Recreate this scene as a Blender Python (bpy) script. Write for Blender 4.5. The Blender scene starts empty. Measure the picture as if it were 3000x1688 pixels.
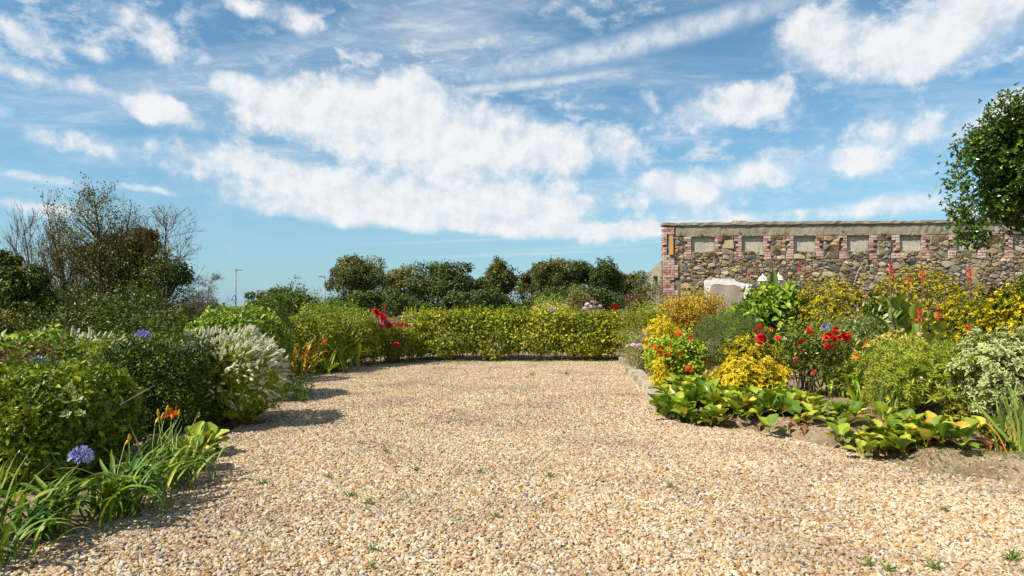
import bpy, math
import numpy as np
from mathutils import Vector, Matrix, Euler

# ------------------------------------------------------------------ camera, sky, sun, exposure
scene = bpy.context.scene
F, HY, EYE = 1900.0, 895.0, 1.5            # focal length in px of a 3000 px wide frame, horizon row, eye height
cam_data = bpy.data.cameras.new("camera")
cam = bpy.data.objects.new("camera", cam_data)
scene.collection.objects.link(cam)
cam.location = (0, 0, EYE)
cam.rotation_euler = (math.radians(90), 0, 0)
cam_data.sensor_width = 36.0
cam_data.lens = 36.0 * F / 3000.0
cam_data.shift_y = (HY - 844.0) / 3000.0
cam_data.clip_start, cam_data.clip_end = 0.05, 6000.0
scene.camera = cam

SUN_EL, SUN_AZ = math.radians(48), math.radians(59)     # height, and how far left of straight behind the camera
sun_from = Vector((-math.sin(SUN_AZ) * math.cos(SUN_EL), -math.cos(SUN_AZ) * math.cos(SUN_EL), math.sin(SUN_EL)))
sun_data = bpy.data.lights.new("sun", 'SUN')
sun_data.energy, sun_data.angle, sun_data.color = 5.0, math.radians(0.5), (1.0, 0.93, 0.82)
sun = bpy.data.objects.new("sun", sun_data)
scene.collection.objects.link(sun)
sun.rotation_euler = (-sun_from).to_track_quat('-Z', 'Y').to_euler()
sun.location = (-20, -25, 40)

vs = scene.view_settings
vs.view_transform, vs.look, vs.exposure, vs.gamma = 'Standard', 'None', 0.58, 1.0
vs.use_curve_mapping = False
cy = scene.cycles
cy.max_bounces, cy.diffuse_bounces, cy.glossy_bounces, cy.transmission_bounces, cy.transparent_max_bounces = 6, 3, 2, 4, 4
cy.use_denoising = True
cy.use_adaptive_sampling, cy.adaptive_threshold = True, 0.02
cy.caustics_reflective = cy.caustics_refractive = False

world = bpy.data.worlds.new("World")
scene.world = world
world.use_nodes = True
world.cycles.sampling_method, world.cycles.sample_map_resolution = 'MANUAL', 256

class NT:
    """Small helper to wire node trees."""
    def __init__(self, tree):
        self.t = tree
        tree.nodes.clear()
    def n(self, kind, **kw):
        nd = self.t.nodes.new(kind)
        for k, v in kw.items():
            setattr(nd, k, v)
        return nd
    def l(self, a, b):
        self.t.links.new(a, b)
    def put(self, sock, v):
        if isinstance(v, bpy.types.NodeSocket):
            self.l(v, sock)
        else:
            sock.default_value = v
    def math(self, op, a, b=0.0, c=None, clamp=False):
        nd = self.n('ShaderNodeMath', operation=op, use_clamp=clamp)
        self.put(nd.inputs[0], a)
        self.put(nd.inputs[1], b)
        if c is not None:
            self.put(nd.inputs[2], c)
        return nd.outputs[0]
    def vmath(self, op, a, b=(0, 0, 0), scale=None):
        nd = self.n('ShaderNodeVectorMath', operation=op)
        self.put(nd.inputs[0], a)
        self.put(nd.inputs[1], b)
        if scale is not None:
            self.put(nd.inputs['Scale'], scale)
        return nd.outputs['Value'] if op in ('LENGTH', 'DOT_PRODUCT') else nd.outputs['Vector']
    def mix(self, f, a, b, blend='MIX'):
        nd = self.n('ShaderNodeMix', data_type='RGBA', blend_type=blend)
        self.put(nd.inputs['Factor'], f)
        self.put(nd.inputs[6], a)
        self.put(nd.inputs[7], b)
        return nd.outputs[2]
    def ramp(self, f, stops, interp='LINEAR'):
        nd = self.n('ShaderNodeValToRGB')
        cr = nd.color_ramp
        cr.interpolation = interp
        while len(cr.elements) < len(stops):
            cr.elements.new(0.5)
        for e, (p, c) in zip(cr.elements, stops):
            e.position = p
            e.color = (*c, 1.0)
        self.put(nd.inputs[0], f)
        return nd.outputs[0]
    def noise(self, vec, scale, detail=3.0, rough=0.55, dist=0.0, color=False):
        nd = self.n('ShaderNodeTexNoise')
        if vec is not None:
            self.put(nd.inputs['Vector'], vec)
        nd.inputs['Scale'].default_value = scale
        nd.inputs['Detail'].default_value = detail
        nd.inputs['Roughness'].default_value = rough
        nd.inputs['Distortion'].default_value = dist
        return nd.outputs['Color' if color else 'Fac']
    def smooth(self, v, a, b):
        nd = self.n('ShaderNodeMapRange', interpolation_type='SMOOTHSTEP')
        self.put(nd.inputs['Value'], v)
        nd.inputs['From Min'].default_value, nd.inputs['From Max'].default_value = a, b
        return nd.outputs['Result']
    def attr(self, name, kind='GEOMETRY'):
        nd = self.n('ShaderNodeAttribute', attribute_name=name, attribute_type=kind)
        return nd.outputs['Fac']
    def bump(self, h, strength, dist):
        nd = self.n('ShaderNodeBump')
        nd.inputs['Strength'].default_value = strength
        nd.inputs['Distance'].default_value = dist
        self.put(nd.inputs['Height'], h)
        return nd.outputs['Normal']

def build_sky():
    k = NT(world.node_tree)
    out = k.n('ShaderNodeOutputWorld')
    bg = k.n('ShaderNodeBackground')
    bg.inputs['Strength'].default_value = 0.082
    k.l(bg.outputs[0], out.inputs[0])
    sky = k.n('ShaderNodeTexSky', sky_type='NISHITA')
    sky.sun_disc = False
    sky.sun_elevation = SUN_EL
    sky.sun_rotation = math.atan2(sun_from.x, sun_from.y)
    sky.altitude, sky.air_density, sky.dust_density, sky.ozone_density = 30.0, 1.0, 0.6, 1.3
    gen = k.n('ShaderNodeTexCoord').outputs['Generated']
    sep = k.n('ShaderNodeSeparateXYZ')
    k.l(gen, sep.inputs[0])
    x, y, z = sep.outputs
    az = k.math('ARCTAN2', x, y)
    el = k.math('ARCSINE', z)
    comb = k.n('ShaderNodeCombineXYZ')
    k.l(az, comb.inputs[0]); k.l(el, comb.inputs[1])
    base = comb.outputs[0]
    warp = k.vmath('SCALE', k.vmath('SUBTRACT', k.noise(base, 13.0, 7.0, 0.62, color=True), (0.5, 0.5, 0.5)), scale=0.024)
    P = k.vmath('ADD', base, warp)
    S = 1.1646
    # cloud heaps: azimuth/height of the middle, half sizes and tilt, as the sky stands over the garden
    heaps = [(760,245,200,52,0,1),(950,228,140,46,0,1),(1045,238,80,52,0,1.1),(900,320,290,62,8,1.1),(1180,315,220,58,10,1.1),
             (1160,390,330,55,5,1),(1420,362,130,46,0,.9),(1560,378,46,50,-30,.9),(700,415,150,30,12,.9),(800,490,300,50,5,1.1),(1100,500,320,52,3,1.1),
             (1350,520,220,42,0,.9),(560,395,150,24,8,.8),(1000,556,330,22,4,.9),(1400,576,280,18,2,.8),(370,262,88,30,10,1),(70,95,105,34,15,.9),
             (50,185,90,27,10,.9),(240,132,62,20,10,.8),(210,222,100,28,14,.8),(100,450,120,14,3,1),(375,480,95,9,5,.8),(750,48,90,26,15,.8),
             (590,8,90,20,8,.7),(90,522,200,20,3,.75),(1800,278,150,44,-8,1),(1920,262,90,44,0,.9),(1720,480,150,46,0,1.15),(1900,430,100,32,0,1),(1780,560,260,24,0,.8),
             (2060,95,125,66,-10,1.2),(2230,130,170,70,-10,1),(2430,60,210,90,-15,1.2),(2240,512,190,26,-3,1),(1625,240,40,16,40,.7),(2550,280,160,36,-12,.9),
             (2500,530,110,22,0,.8),(1440,268,60,15,0,.6),(480,300,140,36,8,.6),(300,380,220,30,6,.55),(1430,10,110,22,0,.5),(2250,330,260,60,-8,.55),(1560,590,300,20,0,.7),
             (330,60,200,30,12,.5),(520,180,180,30,12,.5),(1200,120,100,30,0,.4),(2100,420,180,40,0,.5)]
    tot = None
    for cx, cy_, rx, ry, rot, amp in heaps:
        u, v = (cx * S - 1500) / F, (HY - cy_ * S) / F
        a, e = math.atan(u), math.atan(v / math.sqrt(1 + u * u))
        m = k.n('ShaderNodeMapping', vector_type='TEXTURE')
        m.inputs['Location'].default_value = (a, e, 0)
        m.inputs['Rotation'].default_value = (0, 0, math.radians(-rot))
        m.inputs['Scale'].default_value = (1.38 * rx * S / F / (1 + u * u), 1.6 * ry * S / F / math.sqrt(1 + u * u), 1)
        k.l(P, m.inputs['Vector'])
        g = k.n('ShaderNodeTexGradient', gradient_type='SPHERICAL')
        k.l(m.outputs[0], g.inputs[0])
        tot = k.math('MULTIPLY_ADD', g.outputs['Fac'], amp, 0.0 if tot is None else tot)
    # elsewhere round the sky the same kind of heaps come from noise
    behind = k.smooth(k.math('ABSOLUTE', az), 0.75, 1.0)
    wild = k.math('MULTIPLY', k.smooth(k.noise(P, 3.0, 4.0, 0.5), 0.5, 0.72), behind)
    tot = k.math('ADD', tot, wild)
    fine = k.vmath('ADD', base, k.vmath('SCALE', warp, scale=0.5))
    fb = k.noise(fine, 17.0, 12.0, 0.63)
    dens = k.math('MULTIPLY_ADD', k.math('SUBTRACT', fb, 0.5), 3.4, k.math('MULTIPLY', tot, 0.8))
    heap = k.math('MULTIPLY', k.smooth(dens, 0.10, 0.95), k.smooth(tot, 0.0, 0.35))
    # small broken puffs in patches over the whole sky
    mq = k.n('ShaderNodeMapping')
    mq.inputs['Scale'].default_value = (1.0, 1.9, 1)
    mq.inputs['Rotation'].default_value = (0, 0, math.radians(-14))
    k.l(P, mq.inputs[0])
    puffs = k.math('MULTIPLY', k.smooth(k.noise(mq.outputs[0], 19.0, 9.0, 0.62), 0.44, 0.70), k.smooth(k.noise(mq.outputs[0], 2.6, 2.0, 0.5), 0.32, 0.54))
    puffs = k.math('MULTIPLY', puffs, k.math('MULTIPLY', k.smooth(el, 0.10, 0.24), 0.85))
    halo = k.math('MULTIPLY', k.smooth(k.math('MULTIPLY_ADD', k.math('SUBTRACT', fb, 0.5), 1.0, tot), 0.0, 0.9), 0.66)
    # thin high cloud, in sheets on a plane far above
    zz = k.math('ADD', z, 0.10)
    pl = k.n('ShaderNodeCombineXYZ')
    k.l(k.math('DIVIDE', x, zz), pl.inputs[0]); k.l(k.math('DIVIDE', y, zz), pl.inputs[1])
    mp = k.n('ShaderNodeMapping')
    mp.inputs['Rotation'].default_value = (0, 0, math.radians(52))
    mp.inputs['Scale'].default_value = (0.8, 1.7, 1)
    k.l(pl.outputs[0], mp.inputs[0])
    wisp = k.math('MULTIPLY', k.smooth(k.noise(mp.outputs[0], 0.9, 8.0, 0.63, 0.5), 0.40, 0.82), 0.6)
    ripple = k.math('MULTIPLY', k.smooth(k.noise(mp.outputs[0], 7.0, 6.0, 0.68, 0.3), 0.44, 0.72), 0.34)
    veil = k.math('MULTIPLY', k.math('ADD', wisp, k.math('MULTIPLY', ripple, k.smooth(wisp, 0.0, 0.3))), k.smooth(el, 0.05, 0.24))
    # condensation trails
    trail = None
    for cx, cy_, rx, ry, rot, amp in [(1600,108,620,34,-8.5,1.3),(1330,213,380,15,-5.5,1.2),(1180,606,300,5,-3,.5),(1330,640,330,6,-2,.5),(1500,620,300,5,-3,.4)]:
        u, v = (cx * S - 1500) / F, (HY - cy_ * S) / F
        a, e = math.atan(u), math.atan(v / math.sqrt(1 + u * u))
        m = k.n('ShaderNodeMapping', vector_type='TEXTURE')
        m.inputs['Location'].default_value = (a, e, 0)
        m.inputs['Rotation'].default_value = (0, 0, math.radians(-rot))
        m.inputs['Scale'].default_value = (1.3 * rx * S / F, 1.3 * ry * S / F, 1)
        k.l(k.vmath('ADD', base, k.vmath('SCALE', warp, scale=0.35)), m.inputs['Vector'])
        g = k.n('ShaderNodeTexGradient', gradient_type='SPHERICAL')
        k.l(m.outputs[0], g.inputs[0])
        trail = k.math('MULTIPLY_ADD', k.smooth(g.outputs['Fac'], 0.0, 1.0), amp, 0.0 if trail is None else trail)
    trail = k.math('MULTIPLY', trail, k.math('MULTIPLY_ADD', k.noise(P, 30.0, 6.0, 0.65), 1.9, -0.25), clamp=True)
    thin = k.math('MAXIMUM', veil, k.math('MULTIPLY', trail, 0.85))
    thin = k.math('MAXIMUM', k.math('MAXIMUM', thin, halo), puffs)
    thin = k.math('MINIMUM', thin, 0.78)
    white = (7.4, 7.5, 7.65, 1)
    grey = (5.7, 6.1, 6.6, 1)
    lit = k.math('SUBTRACT', k.noise(fine, 17.0, 5.0, 0.6), k.noise(k.vmath('ADD', fine, (-0.010, 0.014, 0.0)), 17.0, 5.0, 0.6))
    body = k.mix(k.smooth(lit, 0.12, -0.26), white, grey)
    col = k.mix(k.math('MULTIPLY', k.smooth(el, 0.30, 0.0), 0.6), k.mix(1.0, sky.outputs[0], (0.74, 1.10, 1.15, 1), 'MULTIPLY'), (2.7, 4.25, 5.8, 1))
    col = k.mix(thin, col, (6.4, 6.9, 7.4, 1))
    col = k.mix(k.math('MULTIPLY', heap, 0.96), col, body)
    k.l(col, bg.inputs['Color'])
build_sky()

# ------------------------------------------------------------------ helpers
rng = np.random.default_rng(7)
COL = scene.collection

def gnd(px, py, z=0.0):
    """World point on a level surface of height z that stands at this place of the 3000 px view."""
    d = (EYE - z) * F / (py - HY)
    return Vector(((px - 1500) / F * d, d, z))

def wpt(px, py, d):
    """World point at distance d in front of the camera plane."""
    return Vector(((px - 1500) / F * d, d, EYE + (HY - py) / F * d))

def unit(a):
    return a / np.maximum(np.linalg.norm(a, axis=-1, keepdims=True), 1e-9)

def tag(o, label=None, cat=None, group=None, kind=None):
    if label: o['label'] = label
    if cat: o['category'] = cat
    if group: o['group'] = group
    if kind: o['kind'] = kind
    return o

def empty(name, loc, label, cat, group=None):
    o = bpy.data.objects.new(name, None)
    o.location = loc
    o.empty_display_size = 0.1
    COL.objects.link(o)
    return tag(o, label, cat, group)

def link(name, me, parent=None, loc=(0, 0, 0), rot=None, scale=None, mat=None):
    o = bpy.data.objects.new(name, me)
    COL.objects.link(o)
    if parent is not None:
        o.parent = parent
    o.location = loc
    if rot is not None: o.rotation_euler = rot
    if scale is not None: o.scale = (scale,) * 3 if isinstance(scale, (int, float)) else scale
    return o

class MB:
    """Collects vertices, triangles and quads with two per-vertex numbers (v: colour, e: margin) into one mesh."""
    def __init__(self):
        self.V, self.T, self.Q, self.v, self.e = [], [], [], [], []
        self.tm, self.qm = [], []
        self.n = 0
    def add(self, V, T=None, Q=None, v=0.5, e=0.0, m=0):
        V = np.asarray(V, float).reshape(-1, 3)
        k = len(V)
        self.V.append(V)
        self.v.append(np.broadcast_to(np.asarray(v, float), (k,)))
        self.e.append(np.broadcast_to(np.asarray(e, float), (k,)))
        if T is not None and len(T):
            T = np.asarray(T, int).reshape(-1, 3) + self.n
            self.T.append(T); self.tm.append(np.full(len(T), m))
        if Q is not None and len(Q):
            Q = np.asarray(Q, int).reshape(-1, 4) + self.n
            self.Q.append(Q); self.qm.append(np.full(len(Q), m))
        self.n += k
    def mesh(self, name, mats, smooth=False):
        V = np.concatenate(self.V)
        T = np.concatenate(self.T) if self.T else np.zeros((0, 3), int)
        Q = np.concatenate(self.Q) if self.Q else np.zeros((0, 4), int)
        me = bpy.data.meshes.new(name)
        me.vertices.add(len(V))
        me.vertices.foreach_set('co', V.astype(np.float32).ravel())
        loops = np.concatenate([T.ravel(), Q.ravel()]).astype(np.int32)
        me.loops.add(len(loops))
        me.loops.foreach_set('vertex_index', loops)
        npoly = len(T) + len(Q)
        me.polygons.add(npoly)
        start = np.concatenate([np.arange(len(T)) * 3, len(T) * 3 + np.arange(len(Q)) * 4]).astype(np.int32)
        me.polygons.foreach_set('loop_start', start)
        mi = np.concatenate([np.concatenate(self.tm) if self.tm else np.zeros(0), np.concatenate(self.qm) if self.qm else np.zeros(0)]).astype(np.int32)
        me.polygons.foreach_set('material_index', mi)
        me.update(calc_edges=True)
        me.polygons.foreach_set('use_smooth', np.full(npoly, bool(smooth)))
        for nm, src in (('v', self.v), ('e', self.e)):
            a = me.attributes.new(nm, 'FLOAT', 'POINT')
            a.data.foreach_set('value', np.concatenate(src).astype(np.float32))
        for m in (mats if isinstance(mats, (list, tuple)) else [mats]):
            me.materials.append(m)
        return me
    def obj(self, name, mats, parent=None, smooth=False, kind=None, loc=(0, 0, 0)):
        o = link(name, self.mesh(name, mats, smooth), parent, loc)
        if kind: o['kind'] = kind
        return o

def box(mb, lo, hi, v=0.5, m=0):
    (x0, y0, z0), (x1, y1, z1) = lo, hi
    mb.add([(x0,y0,z0),(x1,y0,z0),(x1,y1,z0),(x0,y1,z0),(x0,y0,z1),(x1,y0,z1),(x1,y1,z1),(x0,y1,z1)], None,
           [(0,3,2,1),(4,5,6,7),(0,1,5,4),(1,2,6,5),(2,3,7,6),(3,0,4,7)], v, 0, m)

def tube(mb, path, radii, sides=5, v=0.5, m=0):
    P = np.asarray([tuple(p) for p in path], float)
    n = len(P)
    R = np.broadcast_to(np.asarray(radii, float), (n,))
    tan = unit(np.gradient(P, axis=0))
    ref = np.array([0.0, 0.0, 1.0]) if abs(tan[0][2]) < 0.9 else np.array([1.0, 0.0, 0.0])
    A = unit(np.cross(tan, ref)); B = np.cross(tan, A)
    th = np.arange(sides) * 2 * math.pi / sides
    V = P[:, None] + R[:, None, None] * (np.cos(th)[None, :, None] * A[:, None] + np.sin(th)[None, :, None] * B[:, None])
    i = np.arange(n - 1)[:, None] * sides
    j = np.arange(sides)[None]; j2 = (j + 1) % sides
    Q = np.stack([i + j, i + j2, i + sides + j2, i + sides + j], -1).reshape(-1, 4)
    mb.add(V.reshape(-1, 3), None, Q, v, 0, m)

def lathe(mb, prof, sides=16, c=(0, 0, 0), v=0.5, m=0):
    P = np.asarray(prof, float)
    th = np.arange(sides) * 2 * math.pi / sides
    V = np.stack([P[:, 0:1] * np.cos(th) + c[0], P[:, 0:1] * np.sin(th) + c[1], np.broadcast_to(P[:, 1:2] + c[2], (len(P), sides))], -1)
    i = np.arange(len(P) - 1)[:, None] * sides
    j = np.arange(sides)[None]; j2 = (j + 1) % sides
    mb.add(V.reshape(-1, 3), None, np.stack([i + j, i + j2, i + sides + j2, i + sides + j], -1).reshape(-1, 4), v, 0, m)

# leaf outlines: x across, y along, z curl; e is 1 on the margin
LEAF4 = (np.array([(0,0,0),(-.5,.45,.10),(0,1,-.06),(.5,.45,.10)]), np.array([(0,2,1),(0,3,2)]), np.array([.4,1,1,1.0]))
LEAF7 = (np.array([(0,0,0),(-.40,.28,.07),(-.46,.62,.08),(0,1,-.08),(.46,.62,.08),(.40,.28,.07),(0,.5,-.02)]),
         np.array([(0,6,1),(1,6,2),(2,6,3),(3,6,4),(4,6,5),(5,6,0)]), np.array([.5,1,1,1,1,1,0.0]))
LANCE = (np.array([(0,0,0),(-.5,.4,.05),(.5,.4,.05),(0,1,-.10),(0,.45,-.02)]), np.array([(0,4,1),(1,4,3),(0,2,4),(2,3,4)]), np.array([.3,1,1,1,0.0]))

def leaves(mb, P, D, N, L, W, tmpl=LEAF4, v=None, m=0):
    P, D = np.asarray(P, float), unit(np.asarray(D, float))
    n = len(P)
    X = unit(np.cross(D, N)); Z = np.cross(X, D)
    t, f, e = tmpl
    L = np.broadcast_to(np.asarray(L, float), (n,)); W = np.broadcast_to(np.asarray(W, float), (n,))
    V = (P[:, None] + (t[:, 0][None, :, None] * (L * W)[:, None, None]) * X[:, None]
         + (t[:, 1][None, :, None] * L[:, None, None]) * D[:, None] + (t[:, 2][None, :, None] * L[:, None, None]) * Z[:, None])
    if v is None:
        v = rng.random(n)
    T = (np.arange(n)[:, None, None] * len(t) + f[None]).reshape(-1, 3)
    mb.add(V.reshape(-1, 3), T, None, np.repeat(np.broadcast_to(v, (n,)), len(t)), np.tile(e, n), m)

def rosettes(mb, P, A, k, L, W, tmpl=LEAF4, open_=(0.5, 1.3), v=None, m=0, step=0.0):
    """k leaves round each axis A, from nearly closed to open."""
    P, A = np.asarray(P, float), unit(np.asarray(A, float))
    n = len(P)
    ref = unit(rng.normal(size=(n, 3)))
    U = unit(np.cross(A, ref)); Wv = np.cross(A, U)
    if v is None: v = rng.random(n)
    v = np.broadcast_to(v, (n,))
    L = np.broadcast_to(np.asarray(L, float), (n,))
    for j in range(k):
        ph = j * 2.4 + rng.random(n) * 0.5
        th = open_[1] + (open_[0] - open_[1]) * j / max(k - 1, 1) + rng.normal(size=n) * 0.15
        rad = U * np.cos(ph)[:, None] + Wv * np.sin(ph)[:, None]
        D = A * np.cos(th)[:, None] + rad * np.sin(th)[:, None]
        N = A * np.sin(th)[:, None] - rad * np.cos(th)[:, None]
        leaves(mb, P + A * (step * j), D, N, L * (1 - 0.3 * j / k) * rng.uniform(.8, 1.15, n), W, tmpl, np.clip(v + rng.normal(size=n) * .12, 0, 1), m)

def wob(P, wave, seed=0, K=7):
    """Smooth noise in space, about -1..1."""
    r = np.random.default_rng(1000 + seed)
    out = np.zeros(len(P))
    for i in range(K):
        k = unit(r.normal(size=3)) * (2 * math.pi / wave) * r.uniform(.6, 1.7)
        out += np.sin(P @ k + r.uniform(0, 6.28))
    return out / math.sqrt(K * 0.9)

def shell(n, r, p=2.2, lump=0.08, wave=0.4, depth=0.12, seed=0, zmin=-0.85):
    """Points and outward normals on a lumpy rounded block of half sizes r."""
    r = np.asarray(r, float)
    ar = np.array([r[1] * r[2], r[0] * r[2], r[0] * r[1]])
    m = int(n * 1.6) + 20
    ax = rng.choice(3, m, p=ar / ar.sum())
    q = rng.uniform(-1, 1, (m, 3))
    q[np.arange(m), ax] = np.where(rng.random(m) < .5, -1, 1)
    q /= (np.abs(q) ** p).sum(1, keepdims=True) ** (1 / p)
    q = q[q[:, 2] > zmin][:n]
    N = unit(np.sign(q) * np.abs(q) ** (p - 1) / r)
    P = q * r
    P = P + N * (lump * wob(P, wave, seed) + .6 * lump * wob(P, wave * .33, seed + 77) - depth * rng.random(len(P)) ** 2.2)[:, None]
    return P, N

# ------------------------------------------------------------------ materials
def new_mat(name):
    m = bpy.data.materials.new(name)
    m.use_nodes = True
    k = NT(m.node_tree)
    out = k.n('ShaderNodeOutputMaterial')
    return m, k, out

def principled(k, out, col, rough=0.8, spec=0.3, normal=None, metal=0.0):
    b = k.n('ShaderNodeBsdfPrincipled')
    k.put(b.inputs['Base Color'], col)
    k.put(b.inputs['Roughness'], rough)
    b.inputs['Specular IOR Level'].default_value = spec
    b.inputs['Metallic'].default_value = metal
    if normal is not None:
        k.l(normal, b.inputs['Normal'])
    if out is not None:
        k.l(b.outputs[0], out.inputs[0])
    return b.outputs[0]

def leaf_mat(name, stops, edge=None, edge_at=0.75, rough=0.45, spec=0.32, transl=0.2, by_object=False, veins=False):
    m, k, out = new_mat(name)
    v = k.attr('v')
    if by_object:
        v = k.n('ShaderNodeObjectInfo').outputs['Random']
    stops = [(p, (min(c[0] * 1.5, .8), min(c[1] * 1.26, .72), min(c[2] * .95, .6))) for p, c in stops]
    col = k.ramp(v, stops)
    if edge is not None:
        col = k.mix(k.smooth(k.attr('e'), edge_at - .2, edge_at + .2), col, (*edge, 1))
    obj = k.n('ShaderNodeTexCoord').outputs['Object']
    if by_object:                                  # side veins, midrib and browned spots on the larger leaves
        sp = k.n('ShaderNodeSeparateXYZ'); k.l(obj, sp.inputs[0])
        ax = k.math('ABSOLUTE', sp.outputs[0])
        wv = k.math('SINE', k.math('MULTIPLY', k.math('SUBTRACT', sp.outputs[1], k.math('MULTIPLY', ax, 0.8)), 46.0))
        vn = k.math('MAXIMUM', k.math('MULTIPLY', k.smooth(wv, 0.72, 1.0), 0.35), k.math('MULTIPLY', k.smooth(ax, 0.022, 0.006), 0.5))
        col = k.mix(vn, col, k.mix(1.0, col, (1.7, 1.5, 1.5, 1), 'MULTIPLY'))
        rn = k.noise(k.vmath('ADD', obj, k.vmath('SCALE', k.n('ShaderNodeObjectInfo').outputs['Location'], scale=9.0)), 5.0, 4.0, .6)
        col = k.mix(k.math('MULTIPLY', k.smooth(rn, 0.66, 0.72), 0.75), col, (.20, .11, .035, 1))
    col = k.mix(k.math('MULTIPLY', k.noise(obj, 45.0, 2.0), 0.35), col, k.mix(1.0, col, (.55, .6, .4, 1), 'MULTIPLY'))
    sh = principled(k, None, col, rough, spec)
    tr = k.n('ShaderNodeBsdfTranslucent')
    k.l(k.mix(1.0, col, (1.25, 1.15, .5, 1), 'MULTIPLY'), tr.inputs['Color'])
    mx = k.n('ShaderNodeMixShader')
    mx.inputs[0].default_value = transl
    k.l(sh, mx.inputs[1]); k.l(tr.outputs[0], mx.inputs[2])
    k.l(mx.outputs[0], out.inputs[0])
    return m

def plain_mat(name, stops, rough=0.8, spec=0.3, noise=12.0, by='noise', bump=0.0, transl=0.0, metal=0.0):
    m, k, out = new_mat(name)
    obj = k.n('ShaderNodeTexCoord').outputs['Object']
    f = k.noise(obj, noise, 5.0, 0.62)
    src = k.smooth(f, 0.28, 0.72) if by == 'noise' else (k.attr('v') if by == 'v' else k.n('ShaderNodeObjectInfo').outputs['Random'])
    col = k.ramp(src, stops)
    if by != 'noise':
        col = k.mix(0.5, col, k.mix(1.0, col, k.ramp(f, [(0.2, (.55, .55, .55)), (0.8, (1.35, 1.35, 1.35))]), 'MULTIPLY'))
    nrm = k.bump(f, bump, 0.02) if bump else None
    sh = principled(k, None if transl else out, col, rough, spec, nrm, metal)
    if transl:
        tr = k.n('ShaderNodeBsdfTranslucent'); k.l(col, tr.inputs['Color'])
        mx = k.n('ShaderNodeMixShader'); mx.inputs[0].default_value = transl
        k.l(sh, mx.inputs[1]); k.l(tr.outputs[0], mx.inputs[2]); k.l(mx.outputs[0], out.inputs[0])
    return m

M = {}
def L_(name, *a, **kw):
    M[name] = leaf_mat(name + '_leaf', *a, **kw)
L_('hedge', [(0, (.05, .09, .004)), (.35, (.12, .18, .006)), (.75, (.25, .30, .010)), (.95, (.40, .40, .03)), (1, (.50, .40, .05))])
L_('hedge_loose', [(0, (.05, .09, .008)), (.4, (.13, .19, .015)), (.8, (.24, .28, .03)), (1, (.36, .33, .06))])
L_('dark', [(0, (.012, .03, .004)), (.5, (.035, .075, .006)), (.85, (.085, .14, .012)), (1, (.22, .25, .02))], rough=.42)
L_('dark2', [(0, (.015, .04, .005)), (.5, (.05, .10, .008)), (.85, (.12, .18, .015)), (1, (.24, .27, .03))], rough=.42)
L_('glossy_light', [(0, (.03, .075, .006)), (.45, (.085, .15, .010)), (.85, (.20, .26, .018)), (1, (.32, .36, .04))], rough=.4)
L_('hebe', [(0, (.06, .12, .02)), (.5, (.15, .24, .035)), (1, (.30, .36, .06))])
L_('hebe_lime', [(0, (.10, .17, .02)), (.5, (.22, .31, .035)), (1, (.38, .42, .08))])
L_('hebe_grey', [(0, (.07, .11, .045)), (.5, (.14, .21, .07)), (1, (.27, .33, .13))])
L_('laurel', [(0, (.05, .11, .008)), (.5, (.12, .22, .018)), (1, (.26, .36, .05))])
L_('lime_big', [(0, (.08, .15, .010)), (.6, (.18, .26, .02)), (1, (.32, .37, .05))], by_object=True)
L_('hydrangea', [(0, (.05, .12, .006)), (.5, (.12, .23, .010)), (1, (.23, .33, .02))], by_object=True)
L_('laurel_big', [(0, (.05, .12, .010)), (.5, (.12, .22, .02)), (1, (.24, .34, .05))], by_object=True)
L_('edge_white', [(0, (.06, .12, .03)), (.6, (.12, .20, .05)), (1, (.22, .28, .09))], edge=(.62, .62, .30), edge_at=.62)
L_('edge_white_big', [(0, (.06, .12, .03)), (.6, (.12, .20, .05)), (1, (.22, .28, .09))], edge=(.66, .66, .34), edge_at=.66, by_object=True)
L_('cream', [(0, (.18, .22, .05)), (.4, (.38, .38, .12)), (1, (.58, .54, .24))])
L_('yellow', [(0, (.05, .11, .008)), (.24, (.10, .17, .012)), (.36, (.50, .43, .016)), (1, (.60, .53, .03))], edge=(.78, .60, .05), edge_at=.9)
L_('yellow_bright', [(0, (.22, .24, .012)), (.25, (.50, .44, .016)), (1, (.60, .55, .04))])
L_('yellow_green', [(0, (.02, .06, .005)), (.44, (.05, .11, .008)), (.56, (.40, .36, .012)), (1, (.60, .51, .025))])
L_('golden_brown', [(0, (.08, .09, .01)), (.4, (.26, .24, .02)), (.75, (.42, .30, .03)), (1, (.42, .18, .03))])
L_('conifer', [(0, (.03, .07, .02)), (.5, (.08, .14, .045)), (1, (.20, .27, .09))], rough=.6)
L_('geranium', [(0, (.09, .17, .01)), (.5, (.20, .33, .02)), (1, (.36, .44, .05))])
L_('rose', [(0, (.03, .06, .012)), (.5, (.09, .14, .02)), (.9, (.19, .22, .04)), (1, (.30, .12, .03))], rough=.3)
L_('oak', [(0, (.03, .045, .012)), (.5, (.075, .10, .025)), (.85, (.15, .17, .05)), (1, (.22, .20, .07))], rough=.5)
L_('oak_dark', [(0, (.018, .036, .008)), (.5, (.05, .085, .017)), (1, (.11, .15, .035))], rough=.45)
L_('oak_pale', [(0, (.07, .08, .03)), (.5, (.15, .16, .06)), (1, (.26, .25, .10))], rough=.5)
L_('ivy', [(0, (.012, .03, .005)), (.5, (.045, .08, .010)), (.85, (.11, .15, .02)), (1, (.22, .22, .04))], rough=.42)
L_('dry', [(0, (.07, .035, .015)), (.5, (.14, .07, .028)), (1, (.21, .13, .05))])
L_('scrub', [(0, (.03, .05, .01)), (.5, (.08, .11, .02)), (.85, (.16, .18, .04)), (1, (.24, .14, .05))])
L_('holly', [(0, (.014, .045, .005)), (.5, (.035, .09, .008)), (.85, (.09, .17, .012)), (1, (.20, .27, .02))], rough=.3, spec=.5, transl=.15)
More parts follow.
